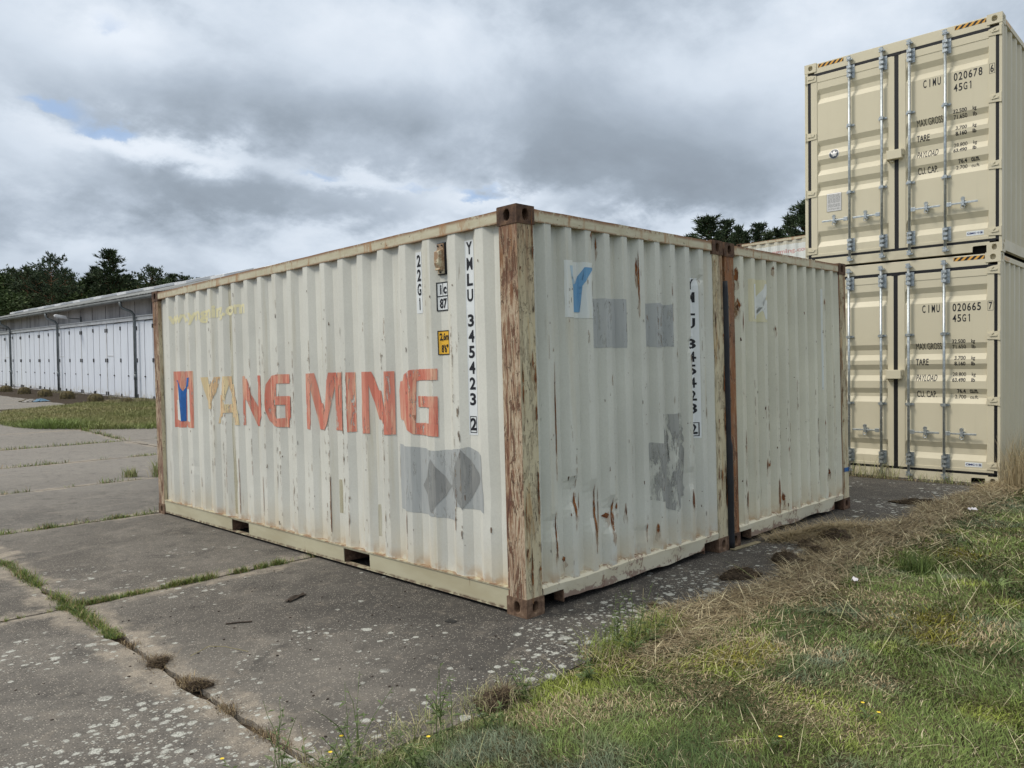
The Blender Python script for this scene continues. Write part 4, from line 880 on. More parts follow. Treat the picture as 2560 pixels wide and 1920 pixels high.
# ------------------------------------------------------------------ hangar of white folding doors
hg = empty('hangar', (9.5, 34.3, .745), (math.atan(.028), 0, 0), label='long low hangar with white folding doors, grey wall above and corrugated roof', cat='hangar')
def cwall(g, co):
    st = g.noise(co, 1., 5, .65, 0, (3, 1.1, .35)); n = g.noise(co, 3, 4)
    return g.mix(g.m('MULTIPLY', g.rng(st, .4, .68), .8), g.mix(n, (.44, .43, .445), (.52, .51, .52)), (.25, .24, .25))
M['cwall'] = material('streaked concrete wall', cwall, .9)
def hdoor(g, co):
    st = g.noise(co, 1., 4, .6, 0, (3, 3, .6)); z = g('ShaderNodeSeparateXYZ', {0: co}).outputs[2]
    col = g.mix(g.m('MULTIPLY', g.rng(st, .45, .7), .35), (.72, .77, .86), (.56, .60, .68))
    return g.mix(g.m('MULTIPLY', g.rng(z, .5, .0), g.rng(g.noise(co, 4, 4), .4, .7)), col, (.45, .42, .36))
M['hdoor'] = material('blue white door paint', hdoor, .5)
M['eternit'] = flat('grey corrugated roofing', (.22, .23, .23), .3, 1.5, .85)
M['pipe'] = flat('weathered grey downpipe', (.17, .19, .20), .25, 3, .5, .3)
M['darkiron'] = flat('dark iron hinge', (.03, .03, .035), .2, 9, .6)
M['beam'] = flat('white painted beam', (.62, .64, .67), .12, 2, .6)
Y0, Y1 = -18., 34.
MB().box(.10, .30, Y0, Y1, 3.70, 4.62).build('wall', M['cwall'], hg)
MB().box(.12, .30, Y0, Y1, -.3, 3.70).build('wall', M['dark'], hg)
for ya_, yb_ in ((Y0, Y0+.25), (Y1-.25, Y1)): MB().prism([(.301, -.3), (12.9, -.3), (12.9, 4.46), (6.2, 6.30), (.301, 4.70)], ya_, yb_, 'y').build('gable_wall', M['cwall'], hg)
MB().box(12.65, 12.899, Y0+.251, Y1-.251, -.3, 4.46).build('back_wall', M['cwall'], hg)
for y in np.arange(Y0+2, Y1, 2.05): MB().box(.088, .099, y-.012, y+.012, 3.82, 4.50).build('wall_joint', M['darkiron'], hg)
MB().box(-.10, .10, Y0, Y1, 3.60, 3.76).build('door_header', M['beam'], hg); MB().box(-.16, .08, Y0, Y1, 3.765, 3.80).build('header_drip', M['beam'], hg)
MB().box(-.06, .12, Y0, Y1, -.12, .045).build('door_threshold', M['cwall'], hg)
# roof: real waves
ny = int((Y1-Y0)/.0443); yy = np.linspace(Y0, Y1, ny)
v = []; 
for x, z in ((-.62, 4.62), (6.2, 6.42), (13.0, 4.6)): v += [(x, float(y), z+.028*math.sin(2*math.pi*y/.177)) for y in yy]
f = [(r_*ny+i, r_*ny+i+1, (r_+1)*ny+i+1, (r_+1)*ny+i) for r_ in (0, 1) for i in range(ny-1)]
f += []; rf = MB().add(v, f).build('roof', M['eternit'], hg)
MB().prism([(-.60, 4.52), (6.2, 6.32), (12.95, 4.5), (12.95, 4.56), (6.2, 6.38), (-.60, 4.58)], Y0, Y1, 'y').build('roof_lining', M['eternit'], hg)
for y in np.arange(Y0+1.3, Y1, 4.1): MB().prism([(2.2, 5.42), (3.6, 5.79), (3.6, 5.90), (2.2, 5.53)], y, y+1.4, 'y').build('skylight', M['beam'], hg)
mb = MB(); pr = [(-.66+.085*math.cos(t), 4.50+.085*math.sin(t)) for t in np.linspace(math.pi, 2*math.pi, 9)]; pr += [(a+(.008 if a < -.66 else -.008), b+.006) for a, b in pr[::-1]]
mb.prism(pr, Y0, Y1, 'y').build('gutter', M['pipe'], hg)
for y in (0.03, 12.2, 23.1, -12.0):
    mb = MB().tube([(-.66, y, 4.44), (-.66, y, 4.28), (-.60, y-.05, 4.15), (-.28, y-.28, 3.98), (-.19, y-.33, 3.82), (-.19, y-.34, 3.5), (-.19, y-.34, .02)], .062, 10)
    for z in (3.3, 1.2): mb.tube([(-.19, y-.34, z), (-.19, y-.34, z+.05)], .072, 10)
    mb.tube([(-.19, y-.34, .9), (-.19, y-.34, 1.15)], .078, 10)
    mb.build('downpipe', M['pipe'], hg, True)
bays = [-12.1, -8.2, -4.15, .02, 4.1, 8.15, 12.25, 16.4, 20.8, 25.0, 29.2]
lf = None; n_ = 0
hb = MB(); 
for i in range(len(bays)-1):
    a, b = bays[i]+.07, bays[i+1]-.07; w = (b-a)/4
    MB().box(-.03, .10, bays[i+1]-.055, bays[i+1]+.055, .05, 3.60).build('door_post', M['beam'], hg)
    dr = MB().box(.05, .09, a, b, .05, 3.595).build('folding_door', M['darkiron'], hg)
    for k in range(4):
        z1 = 3.575-.012*((i*3+k) % 3); o_ = .004*((i+k*2) % 3)
        me_l = MB().box(-.012-o_, .035, a+k*w+.014, a+(k+1)*w-.014, .075, z1).mesh('leaf_panel', M['hdoor']); link('leaf_panel', me_l, dr)
    for k, zs in ((0, (3.25, 1.78, .14)), (2, (3.3, 1.78, .10)), (4, (3.25, 1.78, .14))):
        for z in zs:
            yk = a+k*w+(.05 if k == 0 else -.05 if k == 4 else 0); MB().box(-.05, -.013, yk-.055, yk+.055, z-.09, z+.09).build('hinge', M['darkiron'], dr)
    for k in (1, 3): MB().box(-.055, -.016, a+k*w-.05, a+k*w+.03, 1.02, 1.08).build('latch', M['darkiron'], dr)
    for k in (1, 2, 3): MB().box(-.028, -.0125, a+k*w+.016, a+k*w+.036, .1, 3.55).build('cover_strip', M['beam'], dr)
    if i in (3, 5, 8):
        wk = a+(3.08 if i == 3 else 3.1)*w
        MB().box(-.030, -.0175, wk, wk+w*.82, 1.98, 2.02).build('wicket_lintel', M['beam'], dr)
for j, (y, lab) in enumerate(((8.3, 'floodlight on a bracket over the hangar doors, the nearer one'), (24.8, 'floodlight on a bracket over the hangar doors, at the left edge'))):
    fl = empty('floodlight', (9.5, 34.3+y, .745+.028*y), label=lab, cat='floodlight', group='floodlights on the hangar wall')
    MB().box(.02, .09, -.03, .03, 3.80, 4.12).tube([(.05, 0, 4.0), (-.35, .1, 4.02), (-.55, .15, 4.06)], .025, 8).build('bracket', M['pipe'], fl)
    MB().prism([(-.55, 4.00), (-.62, 4.15), (-1.10, 4.22), (-1.16, 4.17), (-1.12, 4.08)], .05, .33, 'y').build('lamp_housing', M['beam'], fl, bevel=.02)
    MB().box(-1.08, -.66, .08, .30, 4.03, 4.045).build('lens', M['plate'], fl)

# mossy concrete footings in front of the hangar
def mossc(g, co):
    n = g.noise(co, 6, 5, .7); z = g('ShaderNodeSeparateXYZ', {0: co}).outputs[2]
    return g.ramp(n, [(.3, (.025, .022, .015)), (.48, (.07, .058, .03)), (.6, (.12, .095, .04)), (.75, (.05, .055, .018))])
M['mossc'] = material('mossy concrete', mossc, .95)
mb = MB(); N_ = 48; rings = [(.33, 0), (.33, .08), (.31, .22), (.24, .33), (.13, .385), (.0, .40)]
v = []
for ri, (r_, z) in enumerate(rings[:-1]):
    for i in range(N_):
        t = 2*math.pi*i/N_; gr = 1-(.13*(max(0, math.sin(t*8))**.5)*(1 if 0 < ri < 4 else .4)); v.append((r_*gr*math.cos(t), r_*gr*math.sin(t), z))
v.append((0, 0, .40)); f = [(k*N_+i, k*N_+(i+1) % N_, (k+1)*N_+(i+1) % N_, (k+1)*N_+i) for k in range(4) for i in range(N_)]+[(4*N_+i, 4*N_+(i+1) % N_, 5*N_) for i in range(N_)]
mb.add(v, f); dome_me = mb.mesh('dome', M['mossc'])
stub_me = MB().tube([(0, 0, .38), (0, 0, .50)], .03, 8).mesh('stub', M['darkiron'])
labs = ['domed mossy concrete footing farthest left in the row by the hangar', 'domed mossy footing, second from the left in the row by the hangar', 'domed mossy footing beside the blue and grey crumpled plastic', 'domed mossy footing right of the crumpled plastic, on bare ground', 'largest domed mossy footing, dry grass growing against its right side', 'domed mossy footing half sunk in grass under the right downpipe']
for (x, y, s), lab in zip(((7.34, 49.0, 1.0), (7.31, 44.8, 1.), (7.21, 40.4, 1.), (7.3, 37.0, 1.), (7.2, 32.6, 1.02), (8.1, 31.5, .8)), labs):
    e = empty('concrete_footing', (x, y, gz(y)-.02-(.08 if s < 1 else 0)), (rnd.uniform(-.06, .06), rnd.uniform(-.06, .06), rnd.uniform(0, 3)), label=lab, cat='concrete footing', group='domed footings in front of the hangar')
    e.scale = (s, s, s); link('dome', dome_me, e)
    if s >= 1: link('stub', stub_me, e)
# crumpled plastic
q = random.Random(5); db = empty('plastic_debris', (5.61, 35.4, gz(35.4)), label='crumpled blue and grey plastic sheeting lying on the concrete', cat='debris')
for nm, mt, ox, oy, sx_ in (('blue_sheet', flat('dusty blue plastic', (.08, .17, .26), .3, 8, .5), .18, -.12, .32), ('grey_sheet', flat('dirty grey plastic', (.20, .19, .18), .3, 8, .5), -.15, .08, .34), ('brown_scrap', M['mossc'], -.2, .3, .3)):
    n = 12; v = [(ox+sx_*(i/(n-1)*2-1)+.03*q.uniform(-1, 1), oy+sx_*.8*(j/(n-1)*2-1), max(0, .13*math.exp(-2*((i/(n-1)*2-1)**2+(j/(n-1)*2-1)**2))+.05*fbm(i*.7+ox*9, j*.7)+.01)) for j in range(n) for i in range(n)]
    MB().add(v, [(j*n+i, j*n+i+1, (j+1)*n+i+1, (j+1)*n+i) for j in range(n-1) for i in range(n-1)]).build(nm, mt, db)

# ------------------------------------------------------------------ trees
def leafmat(name, a, b):
    def fn(g, co):
        oi = g('ShaderNodeObjectInfo').outputs['Random']; n = g.noise(co, .9, 3, .6); n2 = g.noise(co, 7., 3, .7)
        c = g.mix(g.rng(g.m('ADD', g.m('MULTIPLY', n, .6), g.m('MULTIPLY', n2, .4)), .38, .62), a, b); return {'Base Color': g.mix(g.m('MULTIPLY', oi, .35), c, (.05, .062, .018)), 'Roughness': .6}
    return material(name, fn, .6, spec=.2)
M['needle'] = leafmat('pine needles', (.032, .052, .030), (.070, .105, .052)); M['leaf'] = leafmat('broad leaves', (.034, .058, .022), (.085, .125, .042))
def barkf(g, co):
    n = g.noise(co, 1., 5, .7, 0, (9, 9, 2)); z = g('ShaderNodeSeparateXYZ', {0: co}).outputs[2]
    return g.mix(g.rng(z, 3., 7.), g.mix(n, (.05, .038, .03), (.10, .075, .055)), g.mix(n, (.14, .065, .035), (.24, .12, .06)))
M['bark'] = material('pine bark', barkf, .9)
def spikes(base, dirs, length, width):
    """(n,3) arrays -> triangles"""
    a = np.cross(dirs, nr.normal(size=dirs.shape)); a /= np.linalg.norm(a, axis=1)[:, None]+1e-9
    w = np.asarray(width).reshape(-1, 1); l = np.asarray(length).reshape(-1, 1)
    return np.stack([base-a*w/2, base+a*w/2, base+dirs*l], 1)
def tri_mesh(name, tris, mat):
    n = len(tris); me = bpy.data.meshes.new(name); me.vertices.add(n*3); me.vertices.foreach_set('co', tris.reshape(-1).astype(np.float32))
    me.loops.add(n*3); me.loops.foreach_set('vertex_index', np.arange(n*3, dtype=np.int32)); me.polygons.add(n)
    me.polygons.foreach_set('loop_start', np.arange(0, n*3, 3, dtype=np.int32)); me.polygons.foreach_set('loop_total', np.full(n, 3, dtype=np.int32)); me.update(); me.materials.append(mat); return me
def tree_proto(kind, H, R_, seed):
    q = random.Random(seed); limbs = MB(); T = []
    lean = q.uniform(-.02, .02)*H
    ax = lambda z: Vector((lean*(z/H)**2, .3*lean*math.sin(z*.5), z))
    limbs.tube([ax(z) for z in np.linspace(0, H*.97, 8)], [max(.015, H*.017*(1-.9*t)) for t in np.linspace(0, 1, 8)], 8)
    tufts = []                                         # (pos, dir, size)
    if kind in ('conic', 'scots'):
        z0 = H*(.12 if kind == 'conic' else .46); z = z0
        while z < H*.985:
            t = (z-z0)/(H-z0)
            if kind == 'conic': L = R_*(1-t)**.75*q.uniform(.75, 1.15)+.12; nb = 7; rise = .15+.75*t
            else: L = R_*(math.sin(math.pi*min(1, .18+t*.86))**.8)*q.uniform(.45, 1.2); nb = q.choice((2, 3, 4)); rise = .05+.7*t
            for b in range(nb):
                a = q.uniform(0, 2*math.pi); Lb = L*q.uniform(.7, 1.1); d = Vector((math.cos(a), math.sin(a), rise+q.uniform(-.12, .12))).normalized(); p0 = ax(z)
                pts = [p0+d*Lb*s+Vector((0, 0, (.10 if kind == 'conic' else .16)*Lb*s*s)) for s in (0, .5, 1)]
                limbs.tube(pts, [.012+.012*Lb, .008+.006*Lb, .004], 4, False)
                k = max(3, int(Lb/.24))
                for i in range(k):
                    s = (i+.6)/k
                    if kind == 'scots' and s < .45: continue
                    if kind == 'conic' and s < .2: continue
                    pp = pts[0].lerp(pts[2], s); sp_ = (.16 if kind == 'conic' else .34)*(.4+s)
                    for _ in range(2 if kind == 'conic' else 4):
                        o_ = Vector((q.gauss(0, sp_), q.gauss(0, sp_), q.gauss(0, sp_*.35)+.03)); tufts.append((pp+o_, (d+Vector((0, 0, .35))+o_*1.2).normalized()))
            z += H*(.020 if kind == 'conic' else .034)
        tufts += [(ax(H*.97), Vector((0, 0, 1)))]*2
        ln, wd, spread, m_ = ((.34, .10, .55, 6) if kind == 'conic' else (.30, .13, .8, 6))
    else:
        lobes = []
        for i in range(15):
            a = q.uniform(0, 2*math.pi); e = q.uniform(-.2, 1.); r_ = R_*q.uniform(.35, .8)*math.cos(e*.9)
            lobes.append((Vector((r_*math.cos(a), r_*math.sin(a), H*.60+H*.32*math.sin(e))), R_*q.uniform(.28, .46)))
        for c_, rr in lobes:
            limbs.tube([ax(H*.4), ax(H*.4).lerp(c_, .5)+Vector((0, 0, .2)), c_], [.09, .05, .02], 5, False)
            for _ in range(110):
                d = Vector((q.gauss(0, 1), q.gauss(0, 1), q.gauss(0, .8))).normalized(); tufts.append((c_+d*rr*q.uniform(.55, 1.08), (d+Vector((0, 0, .3))).normalized()))
        ln, wd, spread, m_ = (.34, .24, .9, 4)
    P_ = np.array([t[0] for t in tufts]); D_ = np.array([t[1] for t in tufts])
    for _ in range(m_):
        d = D_+nr.normal(size=D_.shape)*spread; d /= np.linalg.norm(d, axis=1)[:, None]
        T.append(spikes(P_+nr.normal(size=P_.shape)*.04, d, ln*nr.uniform(.6, 1.4, len(P_)), wd*nr.uniform(.7, 1.4, len(P_))))
    T = np.concatenate(T)
    return tri_mesh('crown', T, M['leaf'] if kind == 'round' else M['needle']), limbs.mesh('trunk', M['bark']), H
PR = {'conic': [tree_proto('conic', 14, 3.1, s) for s in (1, 2, 3)], 'scots': [tree_proto('scots', 14, 3.6, s) for s in (4, 5)], 'round': [tree_proto('round', 13, 3.8, s) for s in (6, 7, 8)]}
names_ = {'conic': ('conifer', 'conifer'), 'scots': ('pine_tree', 'pine'), 'round': ('broadleaf_tree', 'tree')}
def tree(kind, az_, dist, el_, label, group, wid=1., k=None):
    x = -3.44+dist*math.sin(R(az_)); y = -3.43+dist*math.cos(R(az_)); zt = 1.55+dist*math.tan(R(el_)); zb = gz(y)-.1; cr, tk, H = PR[kind][rnd.randrange(len(PR[kind])) if k is None else k]
    nm, cat = names_[kind]; s = (zt-zb)/H; e = empty(nm, (x, y, zb), (0, 0, rnd.uniform(0, 6.28)), label=label, cat=cat, group=group); e.scale = (s*wid, s*wid, s)
    link('crown', cr, e); link('trunk', tk, e)
GL = 'trees of the wood behind the hangar'; GR = 'young pines behind the containers'
tree('scots', 12.9, 98, 7.35, 'flat topped pine left of the tall open crowned pine behind the hangar', GL, .95, 0)
tree('scots', 14.25, 96, 8.2, 'tall open crowned pine with a bare reddish trunk above the hangar', GL, .8, 1)
tree('conic', 17.65, 98, 8.5, 'tallest pointed conifer standing over the middle of the hangar', GL, 1.35, 0)
tree('conic', 16.6, 101, 7.4, 'lower pointed conifer on the left flank of the tallest one', GL, 1.2, 1)
tree('scots', 20.0, 99, 7.6, 'broad topped pine near the right end of the wood behind the hangar', GL, .8, 0)
tree('scots', 15.0, 100, 7.25, 'rounded pine close on the right of the tall open crowned pine', GL, .7, 0)
LBM = 'dark green tree packed into the wood behind the hangar'
for row, (D_, e0) in enumerate(((96, 6.2), (102, 6.8), (109, 7.0), (117, 7.05))):
    a = 5.5+row*.37
    while a < 24.6:
        e_ = e0+rnd.uniform(-.35, .25)
        kd = rnd.choice(('round', 'round', 'round', 'scots', 'conic')); tree(kd, a, D_+rnd.uniform(-2, 2), e_, {'round': 'broad leaved tree', 'scots': 'dark pine', 'conic': 'dark conifer'}[kd]+' packed into the wood behind the hangar'+('' if row else ', in its front row'), GL, rnd.uniform(1.1, 1.4)); a += rnd.uniform(1.2, 1.8)
for i, (a, e_, w_, kk, lab) in enumerate(((57.7, 9.15, .8, 0, 'small pine at the left end of the pines over the containers'), (59.1, 10.35, 1.1, 1, 'tallest pine of the left clump over the containers'), (60.0, 10.0, .7, 2, 'narrow pine just right of the tallest in the left clump'),
        (60.8, 9.6, .5, 0, 'thin pine spire right of the left clump'), (61.35, 9.2, .8, 1, 'low bushy pine between the thin spire and the open one'), (62.15, 9.6, .75, 2, 'open pine with bare sky round it above the pink lettering'), (62.8, 9.0, .6, 0, 'small pale pine right of the open one'),
        (63.4, 9.2, .8, 1, 'low wide pine left of the tall cream stack'), (64.25, 10.0, .7, 0, 'dark pine second from the tall cream stack'), (65.2, 10.9, .9, 2, 'darkest pine, half hidden by the tall cream stack'))):
    tree('conic', a, 66+i % 3*3, e_, lab, GR, w_*1.5, kk)
for a in np.arange(54, 70, 1.25): tree('conic', a, 78+rnd.uniform(-3, 3), 8.0+rnd.uniform(-.3, .5), 'dark pine in the back row behind the stacked containers', GR, 1.6)

# ------------------------------------------------------------------ grass
_G = {}
def vn(x, y, s, seed):
    if seed not in _G: _G[seed] = np.random.default_rng(seed).uniform(0, 1, (64, 64))
    G_ = _G[seed]; u = x*s+100; w = y*s+100; i = np.floor(u).astype(int); j = np.floor(w).astype(int); a = u-i; b = w-j; a = a*a*(3-2*a); b = b*b*(3-2*b)
    g_ = lambda p, q_: G_[p % 64, q_ % 64]
    return (g_(i, j)*(1-a)+g_(i+1, j)*a)*(1-b)+(g_(i, j+1)*(1-a)+g_(i+1, j+1)*a)*b
def grassf(g, co):
    a = g.n.new('ShaderNodeAttribute'); a.attribute_name = 'tint'
    return {'Base Color': a.outputs['Color'], 'Roughness': .55}
M['grass'] = material('grass blades', grassf, .55, spec=.25)
def blades(name, x, y, z, L, wd, t1, t2, azm, col, parent=None, **k):
    n = len(x); r = np.stack([x, y, z], 1); h = np.stack([np.cos(azm), np.sin(azm), 0*azm], 1); side = np.stack([-np.sin(azm+.6*nr.normal(size=n)), np.cos(azm+.6*nr.normal(size=n)), 0*azm], 1); up_ = np.array([0, 0, 1.])
    c1_, s1, c2_, s2 = np.cos(t1)[:, None], np.sin(t1)[:, None], np.cos(t2)[:, None], np.sin(t2)[:, None]; Lh = (L*.5)[:, None]; w = wd[:, None]
    mid = r+Lh*(up_*c1_+h*s1); tip = mid+Lh*(up_*c2_+h*s2)
    V = np.stack([r-side*w/2, r+side*w/2, mid+side*w*.4, mid-side*w*.4, tip], 1).reshape(-1, 3)
    me = bpy.data.meshes.new(name); me.vertices.add(5*n); me.vertices.foreach_set('co', V.reshape(-1).astype(np.float32))
    b = (np.arange(n)*5)[:, None]; li = np.concatenate([b+np.array([0, 1, 2, 3]), b+np.array([3, 2, 4])], 1).reshape(-1).astype(np.int32)
    me.loops.add(7*n); me.loops.foreach_set('vertex_index', li); me.polygons.add(2*n)
    me.polygons.foreach_set('loop_start', (np.arange(n)[:, None]*7+np.array([0, 4])).reshape(-1).astype(np.int32)); me.polygons.foreach_set('loop_total', np.tile(np.array([4, 3], dtype=np.int32), n))
    me.update(); at = me.attributes.new('tint', 'FLOAT_COLOR', 'POINT'); cc = np.repeat(np.concatenate([col, np.ones((n, 1))], 1), 5, axis=0); at.data.foreach_set('color', cc.reshape(-1).astype(np.float32))
    me.materials.append(M['grass']); return link(name, me, parent, **k)
GREEN = np.array([.150, .205, .055]); DGREEN = np.array([.060, .100, .030]); BGREEN = np.array([.150, .185, .120]); LIME = np.array([.26, .31, .06]); STRAW = np.array([.46, .39, .25]); TAN = np.array([.30, .23, .13]); PALE = np.array([.58, .52, .34]); MOSS = np.array([.21, .20, .03]); BROWN = np.array([.085, .055, .035])
def lerp(a, b, t): t = np.clip(t, 0, 1)[:, None]; return a*(1-t)+b*t
camp = np.array([-3.44, -3.43])
def sample(n, x0, x1, y0, y1, keep):
    x = nr.uniform(x0, x1, n); y = nr.uniform(y0, y1, n); k = keep(x, y) > nr.uniform(0, 1, n); return x[k], y[k]
def infr(x, y):
    d = np.stack([x-camp[0], y-camp[1]], 1); a = np.degrees(np.arctan2(d[:, 0], d[:, 1])); dist = np.hypot(d[:, 0], d[:, 1]); a = np.abs(a-44.5)
    return np.where((a < 37) & (dist > 1.9), 1., np.where((a < 60) & (dist > 1.2), .12, .03)), dist
VZ = np.vectorize(vz)
_gx = np.linspace(-8, 16, 481); _gy = np.linspace(-9, -.3, 175); _gz = np.array([[vz(a, b) for a in _gx] for b in _gy])
def vzz(x, y):
    i = np.clip(((x+8)/24*480), 0, 479.99); j = np.clip((y+9)/8.7*174, 0, 173.99); a = i.astype(int); b = j.astype(int); u = i-a; w = j-b
    return (_gz[b, a]*(1-u)+_gz[b, a+1]*u)*(1-w)+(_gz[b+1, a]*(1-u)+_gz[b+1, a+1]*u)*w
def turf_col(x, y, n):
    e = -.72-y+.25*(vn(x, y, 1.6, 3)-.5)
    p1 = vn(x, y, 1.7, 11)*.6+vn(x, y, 4.3, 12)*.4; p2 = vn(x, y, 1.1, 13)*.6+vn(x, y, 5., 14)*.4; p3 = vn(x, y, 2.3, 15)*.6+vn(x, y, 6., 19)*.4
    c = lerp(DGREEN+0*x[:, None], GREEN, (p1-.32)*3.2+nr.uniform(-.3, .3, n)); c = lerp(c, BGREEN, (p3-.55)*4); c = lerp(c, LIME, (vn(x, y, 3.3, 16)-.68)*4)
    dry = np.clip((p2-.58)*3.6, 0, .62)+np.clip((.42-e)/.35, 0, 1)*np.clip((x+.1)/.8, 0, 1)
    c = np.where((nr.uniform(0, 1, n) < dry*.85)[:, None], lerp(STRAW+0*x[:, None], TAN, nr.uniform(0, 1.3, n)), c)
    for (mx, my, mr) in ((.23, -1.29, .13), (.45, -1.33, .10), (1.55, -1.85, .15), (1.25, -1.95, .12), (3.4, -1.5, .16)):
        t = np.exp(-(((x-mx)/mr)**2+((y-my)/mr)**2)*1.0)*1.3; c = np.where((nr.uniform(0, 1, n) < t)[:, None], MOSS, c)
    c = np.where((nr.uniform(0, 1, n) < .05)[:, None], PALE*.7, c)
    return c*nr.uniform(.65, 1.35, n)[:, None], dry, e
def keep1(x, y):
    w, d = infr(x, y); e = np.where(x < .5, -.655, -.70)-y+.22*(vn(x, y, 2.2, 21)-.5)+np.where(x < .6, .10*(vn(x, y, 5, 22)-.4), 0); return w*np.clip((8./np.maximum(d, 2.))**1.35/3.5*.62, .08, 1)*np.clip(e/.10, 0, 1)
x, y = sample(3200000, -4.5, 15, -6.5, -.5, keep1); n = len(x); c, dry, e = turf_col(x, y, n); d = np.hypot(x-camp[0], y-camp[1])
L = nr.uniform(.018, .052, n)*(.8+.5*vn(x, y, 2.0, 31)); wd = np.clip(.0014*d**.75, .0022, .010)*nr.uniform(.5, 1.4, n)
flatn = np.clip(dry, 0, 1); t1 = nr.uniform(.2, 1.15, n)+.35*flatn; t2 = np.minimum(t1+nr.uniform(.2, .9, n), 1.72)
az0 = vn(x, y, 1.3, 33)*9
blades('grass', x, y, vzz(x, y)-.004, L, wd, np.minimum(t1, 1.45), t2, az0+nr.normal(0, 1.3, n), c, label='mown patchy grass covering the verge beside the concrete', cat='grass', kind='stuff')
# dry hay swept along the slab edge
def keep2(x, y):
    w, d = infr(x, y); e = -.60-y+.30*(vn(x, y, 1.3, 41)-.5)+.16*(vn(x, y, 4.3, 42)-.5); return w*np.clip(e/.1, 0, 1)*np.exp(-np.clip(e-.22, 0, 9)/.13)*np.clip((x+.35)/.6, 0, 1)
x, y = sample(230000, -.6, 11, -2.2, -.2, keep2); n = len(x); d = np.hypot(x-camp[0], y-camp[1]); c = lerp(STRAW+0*x[:, None], TAN*.8, nr.uniform(0, 1.6, n)); c = np.where((nr.uniform(0, 1, n) < .12)[:, None], PALE, c); c = np.where((nr.uniform(0, 1, n) < .12)[:, None], BROWN, c)
t1 = nr.uniform(1.2, 1.62, n)
blades('hay', x, y, np.maximum(vzz(x, y), -.002)+nr.uniform(0, .028, n), nr.uniform(.05, .22, n), np.clip(.0011*d**.8, .0014, .006), t1, np.clip(t1+nr.uniform(-.1, .35, n), 0, 1.7), nr.uniform(0, 6.28, n), c*nr.uniform(.7, 1.2, n)[:, None], label='dry brown hay swept along the edge of the concrete', cat='hay', kind='stuff')
# long pale stems lying about
x, y = sample(2200, -3, 9, -4, -.6, lambda x, y: infr(x, y)[0]); n = len(x); d = np.hypot(x-camp[0], y-camp[1]); t1 = nr.uniform(.9, 1.55, n)
blades('straw', x, y, vzz(x, y)+.01, nr.uniform(.12, .34, n), np.clip(.0007*d**.8, .0011, .004), t1, t1+nr.uniform(-.1, .3, n), nr.uniform(0, 6.28, n), lerp(PALE+0*x[:, None], GREEN*1.6, nr.uniform(-.7, 1, n)), label='pale long stems lying loose over the mown grass', cat='straw', kind='stuff')
# tufts in the joints
def joint(x0, y0, x1, y1, n, dens, wid, L0, L1, colr, lab, nm='joint_grass'):
    t = nr.uniform(0, 1, n); k = nr.uniform(0, 1, n) < dens(t); t = t[k]; n = len(t); x = x0+(x1-x0)*t+nr.normal(0, wid, n)*abs(y1-y0)/max(.01, math.hypot(x1-x0, y1-y0)); y = y0+(y1-y0)*t+nr.normal(0, wid, n)*abs(x1-x0)/max(.01, math.hypot(x1-x0, y1-y0))
    c = colr(t, n)*nr.uniform(.65, 1.35, n)[:, None]; t1 = nr.uniform(.15, 1.1, n); d = np.hypot(x-camp[0], y-camp[1])
    zz_ = np.interp(y, HY, HZ)-.008
    blades(nm, x, y, zz_, nr.uniform(L0, L1, n)*(.5+vn(x, y, 6., 51)), np.clip(.0011*d**.7, .0016, .012), t1, t1+nr.uniform(.1, .7, n), nr.uniform(0, 6.28, n), c, label=lab, cat='grass', kind='stuff')
gc = lambda t, n: np.where((nr.uniform(0, 1, n) < .22)[:, None], TAN, lerp(DGREEN*1.5+0*t[:, None], LIME*.85, nr.uniform(-.4, 1, n)))
dc = lambda t, n: lerp(TAN+0*t[:, None], BROWN, nr.uniform(-.3, 1.2, n))
joint(-1.95, 2.6, .03, 2.6, 6000, lambda t: np.clip(2.0*(vn(t*12, t*0, 2, 61)-.28), .03, 1)*np.where(t > .93, .5, 1), .024, .03, .075, gc, 'thick green grass filling the slab joint that runs to the container')
joint(-2.4, 2.58, -1.9, 2.6, 900, lambda t: np.clip(2.6*(vn(t*9, t*0, 2, 63)-.55), 0, 1), .014, .02, .06, gc, 'sparse grass in the joint at the left edge of the picture')
joint(-1.87, 2.72, -1.87, 4.6, 6500, lambda t: np.clip(1.8*(vn(t*9, t*0, 2, 64)-.25), .05, 1), .026, .03, .08, gc, 'green grass in the joint running away from the slab crossing')
joint(-1.87, 2.55, -1.87, 1.65, 3600, lambda t: np.clip(.95-.9*t+(t > .78)*.8, 0, 1), .024, .025, .07, gc, 'short grass in the joint just in front of the slab crossing')
joint(-1.87, 1.6, -1.87, -.7, 4500, lambda t: np.clip(2.4*(vn(t*7, t*0, 2, 65)-.45), .06, 1), .024, .015, .045, dc, 'dead brown roots and stems in the nearest slab joint')
joint(-1.7, 6.1, 0, 6.1, 2600, lambda t: np.clip(1.5*(vn(t*6, t*0, 2, 66)-.25), .1, 1), .03, .03, .09, gc, 'patchy grass in the joint level with the far container corner')
joint(-1.87, 4.7, -1.87, 15, 4000, lambda t: np.clip(2.0*(vn(t*16, t*0, 2, 70)-.45), 0, 1), .03, .02, .08, gc, 'grass in the joint farther along the concrete')
for yy_, a, b, lab in ((9.6, -1.5, 1.6, 'second'), (13.1, -.5, 3.1, 'third'), (16.6, -.3, 4.6, 'fourth')):
    joint(a, yy_, b, yy_, 1100, lambda t: np.clip(2.4*(vn(t*7, t*0+yy_, 2, 67)-.42), 0, 1), .035, .04, .13, gc, 'patchy grass in the '+lab+' cross joint beyond the container corner')
